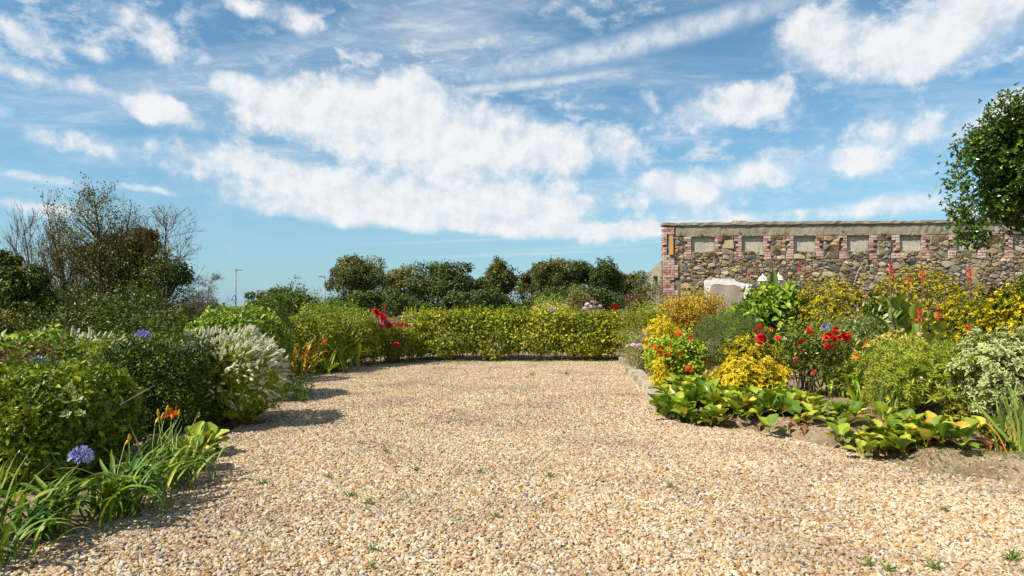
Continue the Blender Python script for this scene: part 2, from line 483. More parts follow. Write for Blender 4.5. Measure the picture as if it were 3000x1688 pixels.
L_('purple', [(0, (.05, .03, .03)), (.6, (.12, .06, .06)), (1, (.18, .12, .07))])
L_('santolina', [(0, (.10, .14, .07)), (.6, (.22, .27, .14)), (1, (.40, .36, .18))], rough=.7)
L_('bergenia', [(0, (.05, .12, .012)), (.35, (.11, .20, .018)), (.65, (.22, .31, .03)), (.85, (.33, .37, .06)), (.97, (.48, .42, .10)), (1, (.40, .20, .05))], edge=(.30, .20, .03), edge_at=1.0, by_object=True, rough=.5, spec=.25)
M['bergenia_mass'] = leaf_mat('bergenia_mass', [(0, (.05, .12, .012)), (.35, (.11, .20, .018)), (.65, (.22, .31, .03)), (1, (.36, .39, .06))], rough=.33)
L_('strap', [(0, (.025, .085, .010)), (.5, (.06, .14, .014)), (.9, (.13, .22, .025)), (.975, (.24, .26, .04)), (1, (.34, .22, .05))], by_object=True)
L_('strap_grey', [(0, (.08, .15, .05)), (.6, (.16, .25, .07)), (.95, (.26, .32, .09)), (1, (.45, .35, .14))], by_object=True)
L_('strap_lime', [(0, (.08, .18, .012)), (.6, (.17, .29, .02)), (1, (.32, .38, .04))], by_object=True)
L_('strap_orange', [(0, (.16, .22, .03)), (.35, (.30, .30, .04)), (.6, (.48, .28, .05)), (1, (.40, .15, .03))], by_object=True)
L_('canna', [(0, (.07, .14, .035)), (.6, (.14, .22, .05)), (.9, (.26, .32, .07)), (1, (.42, .36, .08))], edge=(.14, .07, .03), edge_at=1.05, by_object=True)
L_('weed', [(0, (.05, .12, .03)), (.6, (.12, .21, .06)), (1, (.22, .30, .09))])
L_('litter', [(0, (.10, .055, .025)), (.5, (.24, .14, .06)), (.9, (.42, .30, .16)), (1, (.50, .42, .28))], transl=.1)
M['bark'] = plain_mat('bark', [(0, (.05, .035, .025)), (.5, (.12, .09, .065)), (1, (.22, .18, .14))], .9, .2, 30, bump=.4)
M['bark_grey'] = plain_mat('bark_grey', [(0, (.08, .068, .055)), (.5, (.16, .135, .11)), (1, (.27, .235, .20))], .9, .2, 9, bump=.3)
M['bark_lichen'] = plain_mat('bark_lichen', [(0, (.06, .045, .03)), (.45, (.11, .085, .055)), (.7, (.16, .11, .04)), (1, (.28, .16, .03))], .9, .2, 3.5, bump=.3)
M['stem_green'] = plain_mat('stem_green', [(0, (.10, .16, .03)), (1, (.24, .30, .07))], .6)
M['stem_red'] = plain_mat('stem_red', [(0, (.12, .05, .04)), (1, (.22, .12, .09))], .6)
M['red'] = plain_mat('red_petal', [(0, (.50, .006, .008)), (.7, (.75, .02, .015)), (1, (.85, .07, .03))], .55, .3, 30, by='object', transl=.25)
M['red_orange'] = plain_mat('scarlet_petal', [(0, (.60, .015, .008)), (1, (.85, .07, .012))], .5, .3, 30, by='object', transl=.25)
M['pink'] = plain_mat('pink_petal', [(0, (.60, .03, .12)), (1, (.85, .20, .32))], .55, .3, 30, by='object', transl=.25)
M['lilac'] = plain_mat('lilac_petal', [(0, (.50, .28, .45)), (1, (.78, .55, .68))], .6, .3, 30, by='object', transl=.2)
M['orange'] = plain_mat('orange_petal', [(0, (.78, .16, .006)), (1, (.90, .27, .012))], .5, .3, 30, by='object', transl=.3)
M['coral'] = plain_mat('coral_petal', [(0, (.75, .07, .012)), (1, (.85, .15, .03))], .5, .3, 30, by='object', transl=.3)
M['bud'] = plain_mat('bud', [(0, (.50, .34, .03)), (1, (.72, .38, .04))], .5, .3, 30, by='object')
M['blue'] = plain_mat('blue_petal', [(0, (.18, .18, .46)), (.6, (.34, .35, .66)), (1, (.58, .58, .78))], .55, .3, 30, by='v', transl=.3)
M['white_spike'] = plain_mat('white_spike', [(0, (.54, .54, .30)), (.6, (.70, .68, .47)), (1, (.77, .75, .60))], .8, .2, 60, by='object', transl=.2)
M['soil'] = plain_mat('soil', [(0, (.09, .065, .045)), (.45, (.20, .145, .10)), (.75, (.30, .225, .155)), (1, (.42, .34, .25))], .95, .1, 6.0, bump=.6)

# ------------------------------------------------------------------ ground, soil, gravel drive
DRIVE = [(-2.7,-5),(-2.85,1.5),(-2.95,3.4),(-2.92,4.3),(-2.9,5.6),(-3.3,7.6),(-4.1,11),(-4.6,13.4),(-4.2,15.6),(-2.8,17.05),(0.0,17.35),(3.15,17.5),
         (2.95,16.2),(2.72,13.2),(2.45,10.6),(2.06,8.6),(2.25,8.1),(2.9,7.75),(3.5,6.5),(3.75,5.8),(4.4,5.4),(6.5,4.6),(9,3.2),(9,-5)]

def poly_dist(P, poly):
    """Signed distance to a polygon, negative inside."""
    best = np.full(len(P), 1e9)
    inside = np.zeros(len(P), bool)
    n = len(poly)
    for i in range(n):
        a, b = np.array(poly[i], float), np.array(poly[(i + 1) % n], float)
        ab = b - a
        t = np.clip(((P - a) @ ab) / (ab @ ab), 0, 1)
        best = np.minimum(best, np.linalg.norm(P - (a + t[:, None] * ab), axis=1))
        cond = (a[1] > P[:, 1]) != (b[1] > P[:, 1])
        with np.errstate(divide='ignore', invalid='ignore'):
            xi = (b[0] - a[0]) * (P[:, 1] - a[1]) / (b[1] - a[1] + 1e-12) + a[0]
        inside ^= cond & (P[:, 0] < xi)
    return np.where(inside, -best, best)

def soil_height(P):
    P = np.asarray(P, float).reshape(-1, 2)
    P3 = np.c_[P, np.zeros(len(P))]
    d = poly_dist(P, DRIVE) + 0.05 * wob(P3, 0.6, 3)
    rise = np.where(P[:, 0] > 1.0, 0.13, 0.06)
    rise = np.where(P[:, 1] > 16.5, 0.04, rise)
    s = np.clip((d + 0.02) / 0.3, 0, 1)
    s = s * s * (3 - 2 * s)
    return np.where(d < -0.02, -0.03, -0.03 + (rise + 0.03) * s) + np.clip(s, 0, 1) * 0.018 * (wob(P3, 0.5, 4) + .6 * wob(P3, 0.2, 5))

def zs(x, y):
    return float(soil_height([(x, y)])[0])

def grid_sheet(name, xs, ys, hf, mat, label=None):
    X, Y = np.meshgrid(xs, ys, indexing='xy')
    V = np.stack([X.ravel(), Y.ravel(), hf(np.stack([X.ravel(), Y.ravel()], 1))], 1)
    nx, ny = len(xs), len(ys)
    i = (np.arange(ny - 1)[:, None] * nx + np.arange(nx - 1)[None]).ravel()
    mb = MB()
    mb.add(V, None, np.stack([i, i + 1, i + nx + 1, i + nx], 1))
    return tag(mb.obj(name, mat, smooth=True), label, kind='structure')

m_, k, out = new_mat('rough_grass')
obj = k.n('ShaderNodeTexCoord').outputs['Object']
c = k.ramp(k.noise(obj, 0.35, 6.0, .65), [(.3, (.05, .065, .02)), (.55, (.12, .13, .04)), (.75, (.24, .20, .09))])
principled(k, out, c, .95, .1, k.bump(k.noise(obj, 8.0, 4.0), .6, .08))
M['grass'] = m_
far = np.concatenate([-np.geomspace(3000, 30, 10), np.linspace(-25, 25, 11), np.geomspace(30, 3000, 10)])
grid_sheet('ground', far, far + 25, lambda P: -0.08 - 0.010 * np.clip(P[:, 1] - 34, 0, 150), M['grass'], 'dry rough grass running off beyond the garden')

m_, k, out = new_mat('bed_soil')
obj = k.n('ShaderNodeTexCoord').outputs['Object']
n1, n2 = k.noise(obj, 2.2, 6.0, .65), k.noise(obj, 38.0, 4.0, .6)
c = k.ramp(n1, [(.3, (.14, .098, .062)), (.5, (.23, .165, .105)), (.7, (.32, .24, .16))])
c = k.mix(k.smooth(n2, .58, .68), c, (.50, .41, .30, 1))
c = k.mix(k.smooth(n2, .42, .34), c, (.11, .08, .05, 1))
principled(k, out, c, .95, .1, k.bump(n2, .9, .02))
M['bed_soil'] = m_
grid_sheet('flower_bed_ground', np.arange(-12, 16.01, .16), np.arange(-3, 27.01, .16), soil_height, M['bed_soil'], 'dry brown soil of the flower beds around the drive')

STONE_STOPS = [(p, tuple(x * y for x, y in zip(c, (.81, .795, .78)))) for p, c in [(0, (.60, .47, .30)), (.14, (.68, .57, .41)), (.28, (.54, .36, .17)), (.40, (.72, .62, .47)), (.50, (.46, .26, .10)), (.58, (.64, .48, .28)),
               (.70, (.74, .68, .58)), (.78, (.56, .40, .22)), (.86, (.33, .17, .075)), (.92, (.42, .39, .36)), (.955, (.24, .25, .26)), (.98, (.13, .14, .155)), (.99, (.80, .76, .68))]]
m_, k, out = new_mat('gravel_sheet')
obj = k.n('ShaderNodeTexCoord').outputs['Object']
vo = k.n('ShaderNodeTexVoronoi'); vo.inputs['Scale'].default_value = 42.0
k.l(obj, vo.inputs['Vector'])
sx = k.n('ShaderNodeSeparateXYZ'); k.l(vo.outputs['Color'], sx.inputs[0])
c = k.ramp(sx.outputs[0], STONE_STOPS, 'CONSTANT')
c = k.mix(k.smooth(vo.outputs['Distance'], .35, .75), c, (.10, .07, .045, 1))
principled(k, out, c, .85, .2, k.bump(vo.outputs['Distance'], .8, -.02))
M['gravel_sheet'] = m_
m_, k, out = new_mat('pebble')
c = k.ramp(k.attr('tone', 'INSTANCER'), STONE_STOPS, 'CONSTANT')
obj = k.n('ShaderNodeTexCoord').outputs['Object']
c = k.mix(k.math('MULTIPLY', k.noise(obj, 3.0, 4.0), .5), c, k.mix(1.0, c, (.62, .52, .42, 1), 'MULTIPLY'))
pos = k.n('ShaderNodeNewGeometry').outputs['Position']
c = k.mix(k.smooth(k.noise(pos, .8, 5.0, .6), .44, .66), c, k.mix(1.0, c, (.74, .73, .76, 1), 'MULTIPLY'))
principled(k, out, c, .7, .3)
M['pebble'] = m_

def tess(poly2):
    from mathutils.geometry import tessellate_polygon
    return tessellate_polygon([[Vector((p[0], p[1], 0)) for p in poly2]])

def flat_poly(name, poly, z, mat):
    me = bpy.data.meshes.new(name)
    me.from_pydata([(x, y, z) for x, y in poly], [], [list(t) for t in tess(poly)])
    me.materials.append(mat)
    return link(name, me)
tag(flat_poly('gravel_drive', DRIVE, 0.0, M['gravel_sheet']), 'packed golden gravel surface of the drive', kind='structure')

def gravel(name, poly, density, seed):
    o = flat_poly(name, poly, 0.004, M['pebble'])
    g = bpy.data.node_groups.new(name, 'GeometryNodeTree')
    g.interface.new_socket('Geometry', in_out='INPUT', socket_type='NodeSocketGeometry')
    g.interface.new_socket('Geometry', in_out='OUTPUT', socket_type='NodeSocketGeometry')
    N, Lk = g.nodes.new, g.links.new
    gi, go = N('NodeGroupInput'), N('NodeGroupOutput')
    di = N('GeometryNodeDistributePointsOnFaces')
    di.inputs['Density'].default_value = density
    di.inputs['Seed'].default_value = seed
    ico = N('GeometryNodeMeshIcoSphere')
    ico.inputs['Radius'].default_value = 1.0
    ico.inputs['Subdivisions'].default_value = 2
    sp = N('GeometryNodeSetPosition')
    nz = N('ShaderNodeTexNoise'); nz.inputs['Scale'].default_value = 1.1; nz.inputs['Detail'].default_value = 1.0
    sub = N('ShaderNodeVectorMath'); sub.operation = 'SUBTRACT'; sub.inputs[1].default_value = (.5, .5, .5)
    scl = N('ShaderNodeVectorMath'); scl.operation = 'SCALE'; scl.inputs['Scale'].default_value = 1.0
    Lk(nz.outputs['Color'], sub.inputs[0]); Lk(sub.outputs[0], scl.inputs[0])
    Lk(ico.outputs['Mesh'], sp.inputs['Geometry']); Lk(scl.outputs[0], sp.inputs['Offset'])
    mat = N('GeometryNodeSetMaterial'); mat.inputs['Material'].default_value = M['pebble']
    Lk(sp.outputs[0], mat.inputs['Geometry'])
    def rv(kind, lo, hi, sd):
        r = N('FunctionNodeRandomValue'); r.data_type = kind
        i = 0 if kind == 'FLOAT_VECTOR' else 2
        r.inputs[i].default_value, r.inputs[i + 1].default_value = lo, hi
        r.inputs['Seed'].default_value = sd
        return r.outputs[0 if kind == 'FLOAT_VECTOR' else 1]
    ins = N('GeometryNodeInstanceOnPoints')
    Lk(gi.outputs[0], di.inputs['Mesh']); Lk(di.outputs['Points'], ins.inputs['Points']); Lk(mat.outputs[0], ins.inputs['Instance'])
    e2r = N('FunctionNodeEulerToRotation')
    Lk(rv('FLOAT_VECTOR', (-.8, -.8, 0), (.8, .8, 6.28), 3), e2r.inputs[0])
    Lk(e2r.outputs[0], ins.inputs['Rotation'])
    sz = N('ShaderNodeVectorMath'); sz.operation = 'SCALE'
    Lk(rv('FLOAT_VECTOR', (.8, .6, .30), (1.4, 1.0, .60), 5), sz.inputs[0])
    pw = N('ShaderNodeMath'); pw.operation = 'POWER'; pw.inputs[1].default_value = 2.2
    Lk(rv('FLOAT', 0.0, 1.0, 6), pw.inputs[0])
    ma = N('ShaderNodeMath'); ma.operation = 'MULTIPLY_ADD'; ma.inputs[1].default_value = .013; ma.inputs[2].default_value = .0082
    Lk(pw.outputs[0], ma.inputs[0]); Lk(ma.outputs[0], sz.inputs['Scale'])
    Lk(sz.outputs[0], ins.inputs['Scale'])
    st = N('GeometryNodeStoreNamedAttribute'); st.data_type = 'FLOAT'; st.domain = 'INSTANCE'
    st.inputs['Name'].default_value = 'tone'
    vi = [s for s in st.inputs if s.name == 'Value' and s.enabled][0]
    Lk(ins.outputs[0], st.inputs['Geometry']); Lk(rv('FLOAT', 0.0, 1.0, 8), vi)
    Lk(st.outputs[0], go.inputs[0])
    md = o.modifiers.new('scatter', 'NODES'); md.node_group = g
    return o
def clip_y(poly, y, above):
    outp = []
    for i in range(len(poly)):
        a, b = poly[i], poly[(i + 1) % len(poly)]
        ia, ib = (a[1] >= y) == above, (b[1] >= y) == above
        if ia: outp.append(a)
        if ia != ib:
            t = (y - a[1]) / (b[1] - a[1]); outp.append((a[0] + t * (b[0] - a[0]), y))
    return outp
tag(gravel('gravel', clip_y(clip_y(DRIVE, 0.8, True), 8.0, False), 4300, 1), 'loose golden and grey stones over the near drive', 'gravel', kind='stuff')
tag(gravel('gravel', clip_y(DRIVE, 8.0, True), 2500, 2), 'loose golden and grey stones over the far drive', 'gravel', kind='stuff')

# ------------------------------------------------------------------ ruined stone wall
m_, k, out = new_mat('concrete')
obj = k.n('ShaderNodeTexCoord').outputs['Object']
n1, n2, n3 = k.noise(obj, 1.3, 7.0, .68), k.noise(obj, 14.0, 5.0, .6), k.noise(obj, 60.0, 3.0)
c = k.ramp(n1, [(.3, (.18, .155, .115)), (.5, (.29, .25, .185)), (.7, (.38, .335, .26))])
c = k.mix(k.smooth(n2, .60, .72), c, (.17, .145, .115, 1))
c = k.mix(k.math('MULTIPLY', k.smooth(n3, .60, .72), .6), c, (.58, .55, .48, 1))
principled(k, out, c, .95, .15, k.bump(k.math('ADD', n2, k.math('MULTIPLY', n3, .5)), .6, .02))
M['concrete'] = m_
m_, k, out = new_mat('lichen_concrete')
obj = k.n('ShaderNodeTexCoord').outputs['Object']
n1 = k.noise(obj, 4.0, 5.0, .6)
sep = k.n('ShaderNodeSeparateXYZ'); k.l(obj, sep.inputs[0])
f = k.smooth(k.math('ADD', k.math('MULTIPLY', k.math('ABSOLUTE', k.math('SUBTRACT', sep.outputs[0], .205)), -14.0), n1), -.08, .12)
principled(k, out, k.mix(f, (.33, .29, .21, 1), (.68, .27, .015, 1)), .95, .1, k.bump(n1, .5, .02))
M['lichen'] = m_
m_, k, out = new_mat('niche_render')
obj = k.n('ShaderNodeTexCoord').outputs['Object']
n1, n2 = k.noise(obj, 3.0, 6.0, .65), k.noise(obj, 22.0, 5.0, .6)
c = k.ramp(n1, [(.3, (.30, .27, .215)), (.5, (.43, .395, .325)), (.7, (.52, .485, .41))])
c = k.mix(k.smooth(n2, .60, .70), c, (.26, .23, .18, 1))
principled(k, out, c, .95, .1, k.bump(n2, .5, .02))
M['niche'] = m_
M['mortar'] = plain_mat('mortar', [(0, (.09, .07, .05)), (.5, (.19, .155, .115)), (1, (.32, .27, .20))], .95, .1, 9.0, bump=.6)
m_, k, out = new_mat('brick_red')
obj = k.n('ShaderNodeTexCoord').outputs['Object']
oi = k.n('ShaderNodeObjectInfo')
c = k.ramp(oi.outputs['Random'], [(0, (.36, .13, .075)), (.25, (.30, .125, .085)), (.5, (.38, .20, .15)), (.75, (.25, .12, .09)), (1, (.24, .17, .14))])
wv = k.vmath('ADD', obj, k.vmath('SCALE', oi.outputs['Location'], scale=3.0))
n1 = k.noise(wv, 9.0, 5.0, .65)
thr = k.math('MULTIPLY_ADD', k.math('FRACT', k.math('MULTIPLY', oi.outputs['Random'], 7.31)), .26, .0)
c = k.mix(k.math('MULTIPLY', k.smooth(k.math('ADD', n1, thr), .46, .76), .8), c, (.60, .47, .42, 1))
principled(k, out, c, .92, .15, k.bump(n1, .5, .01))
M['brick'] = m_
m_, k, out = new_mat('rubble_stone')
obj = k.n('ShaderNodeTexCoord').outputs['Object']
c = k.ramp(k.attr('v'), [(0, (.05, .058, .065)), (.14, (.11, .115, .115)), (.28, (.19, .18, .14)), (.45, (.25, .22, .155)), (.58, (.20, .135, .08)), (.70, (.29, .235, .15)), (.80, (.10, .06, .042)), (.90, (.36, .25, .12)), (1, (.36, .33, .26))])
n1, n2 = k.noise(obj, 6.0, 6.0, .65), k.noise(obj, 30.0, 4.0, .6)
c = k.mix(k.math('MULTIPLY', k.smooth(n1, .45, .65), .55), c, (.27, .18, .10, 1))
c = k.mix(k.math('MULTIPLY', k.smooth(n2, .56, .70), .6), c, (.50, .46, .37, 1))
c = k.mix(1.0, c, (1.22, 1.2, 1.15, 1), 'MULTIPLY')
principled(k, out, c, .85, .25, k.bump(k.math('ADD', n1, k.math('MULTIPLY', n2, .6)), .7, .03))
M['rubble'] = m_
M['whitewash'] = plain_mat('whitewash', [(0, (.52, .50, .46)), (.4, (.70, .69, .66)), (1, (.76, .75, .73))], .9, .2, 7, bump=1.0)
M['plaster'] = plain_mat('plaster', [(0, (.26, .21, .155)), (.5, (.32, .265, .20)), (1, (.38, .32, .25))], .95, .1, 3, bump=.5)

WA = math.radians(4.5)
wall = empty('ruined_wall', (4.6, 19.6, 0), 'ruined rubble stone wall with brick trimmed blocked windows and concrete coping', 'wall')
wall.rotation_euler = (0, 0, -WA)
def wall_s(px):
    t = (px - 1500) / F
    return (t * 19.6 - 4.6) / (math.cos(WA) + t * math.sin(WA))
def wall_z(px, py):
    d = 19.6 - wall_s(px) * math.sin(WA)
    return EYE + (HY - py) / F * d
WEND = 12.4
PAN = [(wall_s(a), wall_s(b)) for a, b in ((2024, 2093), (2173, 2238), (2325, 2391), (2480, 2543), (2635, 2700), (2799, 2862))]
PAN = [(a + rng.normal() * .02, b + rng.normal() * .02) for a, b in PAN]
PAN.append((PAN[-1][0] + 1.55, PAN[-1][1] + 1.55))
Z_SILL, Z_PB, Z_PT, Z_BAND, Z_COP = 2.88, 3.08, 3.57, 3.885, 4.0

def rough_slab(mb, s0, s1, y0, y1, z0, z1, step=.12, jit=.008, m=0, seed=0):
    """A long block along the wall whose edges are worn and uneven."""
    r = np.random.default_rng(seed + 50)
    n = max(2, int((s1 - s0) / step) + 1)
    S = np.linspace(s0, s1, n)
    ring = [(y0, z0), (y0, z1), (y1, z1), (y1, z0)]
    V = np.array([[(s, y + (r.normal() * jit if y == y0 else 0), z + r.normal() * jit) for (y, z) in ring] for s in S])
    i = np.arange(n - 1)[:, None] * 4; j = np.arange(4)[None]; j2 = (j + 1) % 4
    Q = np.stack([i + j, i + 4 + j, i + 4 + j2, i + j2], -1).reshape(-1, 4)
    Q = np.concatenate([Q, [[0, 1, 2, 3], [n * 4 - 1, n * 4 - 2, n * 4 - 3, n * 4 - 4]]])
    mb.add(V.reshape(-1, 3), None, Q, .5, 0, m)

mb = MB()                                     # the dark bedding mortar behind the stones, with the window recesses left open
box(mb, (0.02, 0, -.1), (WEND, .5, Z_PB))
edges = [.02] + [x for p in PAN for x in p] + [WEND]
for i in range(0, len(edges), 2):
    box(mb, (edges[i], 0.0, Z_PB + .001), (edges[i + 1], .5, Z_BAND - .3))
for a, b in PAN:
    box(mb, (a, .11, Z_PB + .001), (b, .5, Z_PT + .03))
box(mb, (.02, 0.0, Z_PT + .032), (WEND, .5, Z_BAND))
mb.obj('mortar_backing', M['mortar'], wall)
for i, (a, b) in enumerate(PAN):
    mb = MB(); rough_slab(mb, a + .002, b - .002, .055, .108, Z_PB - .0, Z_PT + .02, .08, .004, seed=i)
    mb.obj('blocked_window', M['niche'], wall)
    mb = MB(); rough_slab(mb, a - .1, b + .12, -.035, -.022, Z_PT, Z_PT + .045, .06, .006, seed=20 + i)
    mb.obj('lintel', M['concrete'], wall)
mb = MB(); rough_slab(mb, .34, WEND, -.02, -.002, Z_PT + .02, Z_BAND - .012, .1, .006, seed=1)
mb.obj('rendered_band', M['concrete'], wall)
mb = MB(); rough_slab(mb, -.05, WEND, -.07, .45, Z_BAND + .028, Z_COP - .01, .14, .007, seed=2)
mb.obj('coping', M['concrete'], wall)
mb = MB(); rough_slab(mb, .28, WEND, -.045, .4, Z_BAND - .005, Z_BAND + .026, .14, .004, seed=3)
mb.obj('coping_moulding', M['concrete'], wall)
mb = MB(); rough_slab(mb, wall_s(2149), wall_s(2189), .02, .3, Z_COP + .002, Z_COP + .045, .05, .012, seed=4)
mb.obj('loose_slab', M['concrete'], wall)
mb = MB(); rough_slab(mb, wall_s(1958.5), wall_s(1971), -.10, -.055, wall_z(1965, 747), wall_z(1965, 691), .03, .003, seed=5)
o = mb.obj('lichen_slab', M['lichen'], wall); o['label'] = 'upright concrete slab streaked with orange lichen'
# chipped holes and cracks in the band
for (px, py, w, h) in ((2050,678,.10,.07),(2066,680,.05,.06),(2168,683,.12,.09),(2240,678,.13,.09),(2468,678,.14,.07),(2176,667,.03,.12)):
    mb = MB(); n = 9
    th = np.linspace(0, 2 * math.pi, n, endpoint=False); rr = rng.uniform(.4, 1.0, n)
    ring = np.c_[wall_s(px) + w / 2 * rr * np.cos(th), np.full(n, -.032), wall_z(px, py) + h / 2 * rr * np.sin(th)]
    mb.add(np.concatenate([ring, [[wall_s(px), -.026, wall_z(px, py)]]]), [(i, (i + 1) % n, n) for i in range(n)], None)
    mb.obj('broken_patch', M['mortar'], wall)

def brick_mesh(w, dpt):
    mb = MB(); b = .006; h = .066
    x, y, z = w / 2, dpt / 2, h / 2
    def ring(yy, i): return [(-x + i, yy, -z + i), (x - i, yy, -z + i), (x - i, yy, z - i), (-x + i, yy, z - i)]
    V = ring(-y, b) + ring(-y + b, 0) + ring(y, 0)
    Q = [(0, 1, 2, 3)]
    for a in (0, 4):
        for j in range(4):
            Q.append((a + j, a + 4 + j, a + 4 + (j + 1) % 4, a + (j + 1) % 4))
    mb.add(V, None, Q)
    return mb.mesh('brick', M['brick'])
BR = {'s': brick_mesh(.213, .11), 'h': brick_mesh(.102, .22), 'c': brick_mesh(.155, .11)}
BW = {'s': .213, 'h': .102, 'c': .155}
CO = .0765
bricks = []
def course(s, z, kinds, right=False, side=0.0):
    x = s
    for kd in (reversed(kinds) if right else kinds):
        w = BW[kd]
        cx = x - w / 2 if right else x + w / 2
        dp = .22 if kd == 'h' else .11
        bricks.append((kd, cx, dp / 2 - .045 + rng.normal() * .004, z + .036))
        x += (-1 if right else 1) * (w + .010)
nz = int((Z_BAND - .02 - 1.3) / CO)
for i in range(nz):
    z = Z_BAND - .02 - (i + 1) * CO
    wide = (i // 5) % 2 == 1 or 15 <= i < 18
    if 3 <= i < 11:
        course(-.03, z, ['h'])
    else:
        course(-.03, z, (['s', 'h'] if i % 2 else ['h', 's']) + (['h'] if wide else []))
    bricks.append(('r', -.03 + .0, .34 if i % 2 else .29, z + .036))
for a, b in PAN:
    for i in range(9):
        z = Z_SILL + i * CO
        wide = i < 3 or i >= 7
        ks = (['s'] if i % 2 == 0 else ['h', 'h']) if wide else (['c'] if i % 2 else ['h'])
        course(a - .004, z, ks, right=True)
        course(b + .004, z, ks)
for kd, x, y, z in bricks:
    if rng.random() < .035: continue
    if kd == 'r':
        link('brick', BR['s'], wall, (x + .055 + .001, y, z), (0, 0, math.pi / 2 * -1))
    else:
        link('brick', BR[kd], wall, (x, y, z), (rng.normal() * .01, rng.normal() * .01, rng.normal() * .008))

# rubble: each stone its own irregular block, fitted to its neighbours
def clip_half(poly, nx, nz_, c):
    outp = []
    for i in range(len(poly)):
        a, b = poly[i], poly[(i + 1) % len(poly)]
        da, db = a[0] * nx + a[1] * nz_ - c, b[0] * nx + b[1] * nz_ - c
        if da <= 0: outp.append(a)
        if (da < 0) != (db < 0) and abs(da - db) > 1e-9:
            t = da / (da - db); outp.append((a[0] + t * (b[0] - a[0]), a[1] + t * (b[1] - a[1])))
    return outp
def rubble(s0, s1, z0, z1, size, seed, gap=.006):
    r = np.random.default_rng(seed)
    ASP = 1.75
    w, h = (s1 - s0) / ASP, z1 - z0
    pts = []
    tries = int(w * h / size ** 2 * 30) + 30
    for _ in range(tries):
        p = np.array([r.random() * w, r.random() * h])
        rad = size * r.choice([.42, .75, 1.35], p=[.42, .36, .22])
        if all((p[0] - q[0]) ** 2 + (p[1] - q[1]) ** 2 > (.5 * (rad + q[2])) ** 2 for q in pts):
            pts.append((p[0], p[1], rad))
    A = np.array(pts)
    cells = []
    for i, p in enumerate(A):
        poly = [(0, 0), (w, 0), (w, h), (0, h)]
        dd = np.hypot(A[:, 0] - p[0], A[:, 1] - p[1])
        for j in np.argsort(dd)[1:16]:
            q = A[j]
            dx, dz = q[0] - p[0], q[1] - p[1]
            D = math.hypot(dx, dz)
            f = .5 + .5 * (p[2] ** 2 - q[2] ** 2) / (D * D) * .5
            f = min(max(f, .25), .75)
            tilt = r.normal() * 0.0
            poly = clip_half(poly, dx / D, dz / D, (p[0] * dx + p[1] * dz) / D + f * D - gap / 2)
            if len(poly) < 3: break
        if len(poly) >= 3:
            cells.append([(s0 + a * ASP, z0 + b) for a, b in poly])
    return cells
cells = rubble(.50, WEND, .9, Z_SILL - .005, .125, 11)
for i in range(len(PAN) - 1):
    cells += rubble(PAN[i][1] + .235, PAN[i + 1][0] - .235, Z_SILL + .003, Z_PT - .01, .17, 40 + i)
cells += rubble(.13, PAN[0][0] - .235, Z_SILL + .003, Z_PT - .01, .14, 60)
for i, (a, b) in enumerate(PAN):
    cells += rubble(a + .01, b - .01, Z_SILL + .003, Z_PB + .03, .13, 80 + i)

def stone(mb, poly, v, r):
    P = np.array(poly); c = P.mean(0)
    n = len(P)
    size = min(np.ptp(P[:, 0]), np.ptp(P[:, 1]))
    P = P + r.normal(size=P.shape) * .006
    out_ = -r.uniform(.02, .055)
    tx, tz = r.normal() * .16, r.normal() * .18
    def ring(f, y, tilt): return np.c_[c[0] + (P[:, 0] - c[0]) * f, y + tilt * ((P[:, 0] - c[0]) * tx + (P[:, 1] - c[1]) * tz), c[1] + (P[:, 1] - c[1]) * f]
    V = np.concatenate([ring(1.0, .03, 0), ring(1.0, out_ * .45, 1), ring(.93 - .012 / max(size, .05) * .5, out_, 1) + r.normal(size=(n, 3)) * .004, [[c[0], out_ - .006, c[1]]]])
    T, Q = [], []
    for j in range(n):
        j2 = (j + 1) % n
        Q += [(j, j2, n + j2, n + j), (n + j, n + j2, 2 * n + j2, 2 * n + j)]
        T.append((2 * n + j, 2 * n + j2, 3 * n))
    mb.add(V, T, Q, v)
def area(poly):
    return abs(sum(a[0] * b[1] - b[0] * a[1] for a, b in zip(poly, poly[1:] + poly[:1]))) / 2
cells = [c for c in cells if area(c) > .0006]
cells.sort(key=lambda c: -area(c) * (1.0 if sum(p[1] for p in c) / len(c) > 1.5 else .05))
r_ = np.random.default_rng(5)
rest = MB()
for i, c in enumerate(cells):
    v = r_.random()
    if i < 300:
        mb = MB(); stone(mb, c, v, r_)
        mb.obj('stone', M['rubble'], wall)
    else:
        stone(rest, c, v, r_)
o = rest.obj('small_stones', M['rubble'], wall, kind='stuff')

def wall_plate(name, pxs, y0, y1, mat, parent):
    """A plate with an irregular outline standing proud of the wall face."""
    pts = [(wall_s(a), wall_z(a, b)) for a, b in pxs]
    mb = MB(); n = len(pts)
    V = [(a, y1, b) for a, b in pts] + [(a, y0, b) for a, b in pts]
    T = [tuple(n + i for i in t) for t in tess(pts)]
    mb.add(V, T, [(i, (i + 1) % n, n + (i + 1) % n, n + i) for i in range(n)])
    return mb.obj(name, mat, parent)
wall_plate('whitewashed_surround', [(2062,838),(2060,826),(2066,821),(2084,821),(2088,815),(2106,818),(2125,817),(2147,818),(2152,822),(2164,828),(2182,831),(2202,833),(2201,842),(2196,850),(2194,862),(2187,880),(2180,890),(2178,912),(2172,1010),(2062,1010)], -.075, -.03, M['whitewash'], wall)
wall_plate('plaster_infill', [(2079,850),(2081,838),(2088,833),(2104,832),(2126,836),(2150,835),(2166,840),(2174,850),(2175,868),(2172,900),(2166,1009),(2076,1009)], -.083, -.074, M['plaster'], wall)
mb = MB()
path = [Vector((wall_s(a), -.08, wall_z(a, b))) for a, b in ((2497,838),(2504,812),(2512,790),(2524,772),(2534,766),(2537,775),(2531,784))]
tube(mb, path, .006, 5)
M['cable'] = plain_mat('cable', [(0, (.45, .43, .40)), (1, (.6, .58, .55))], .6)
mb.obj('cable', M['cable'], wall)
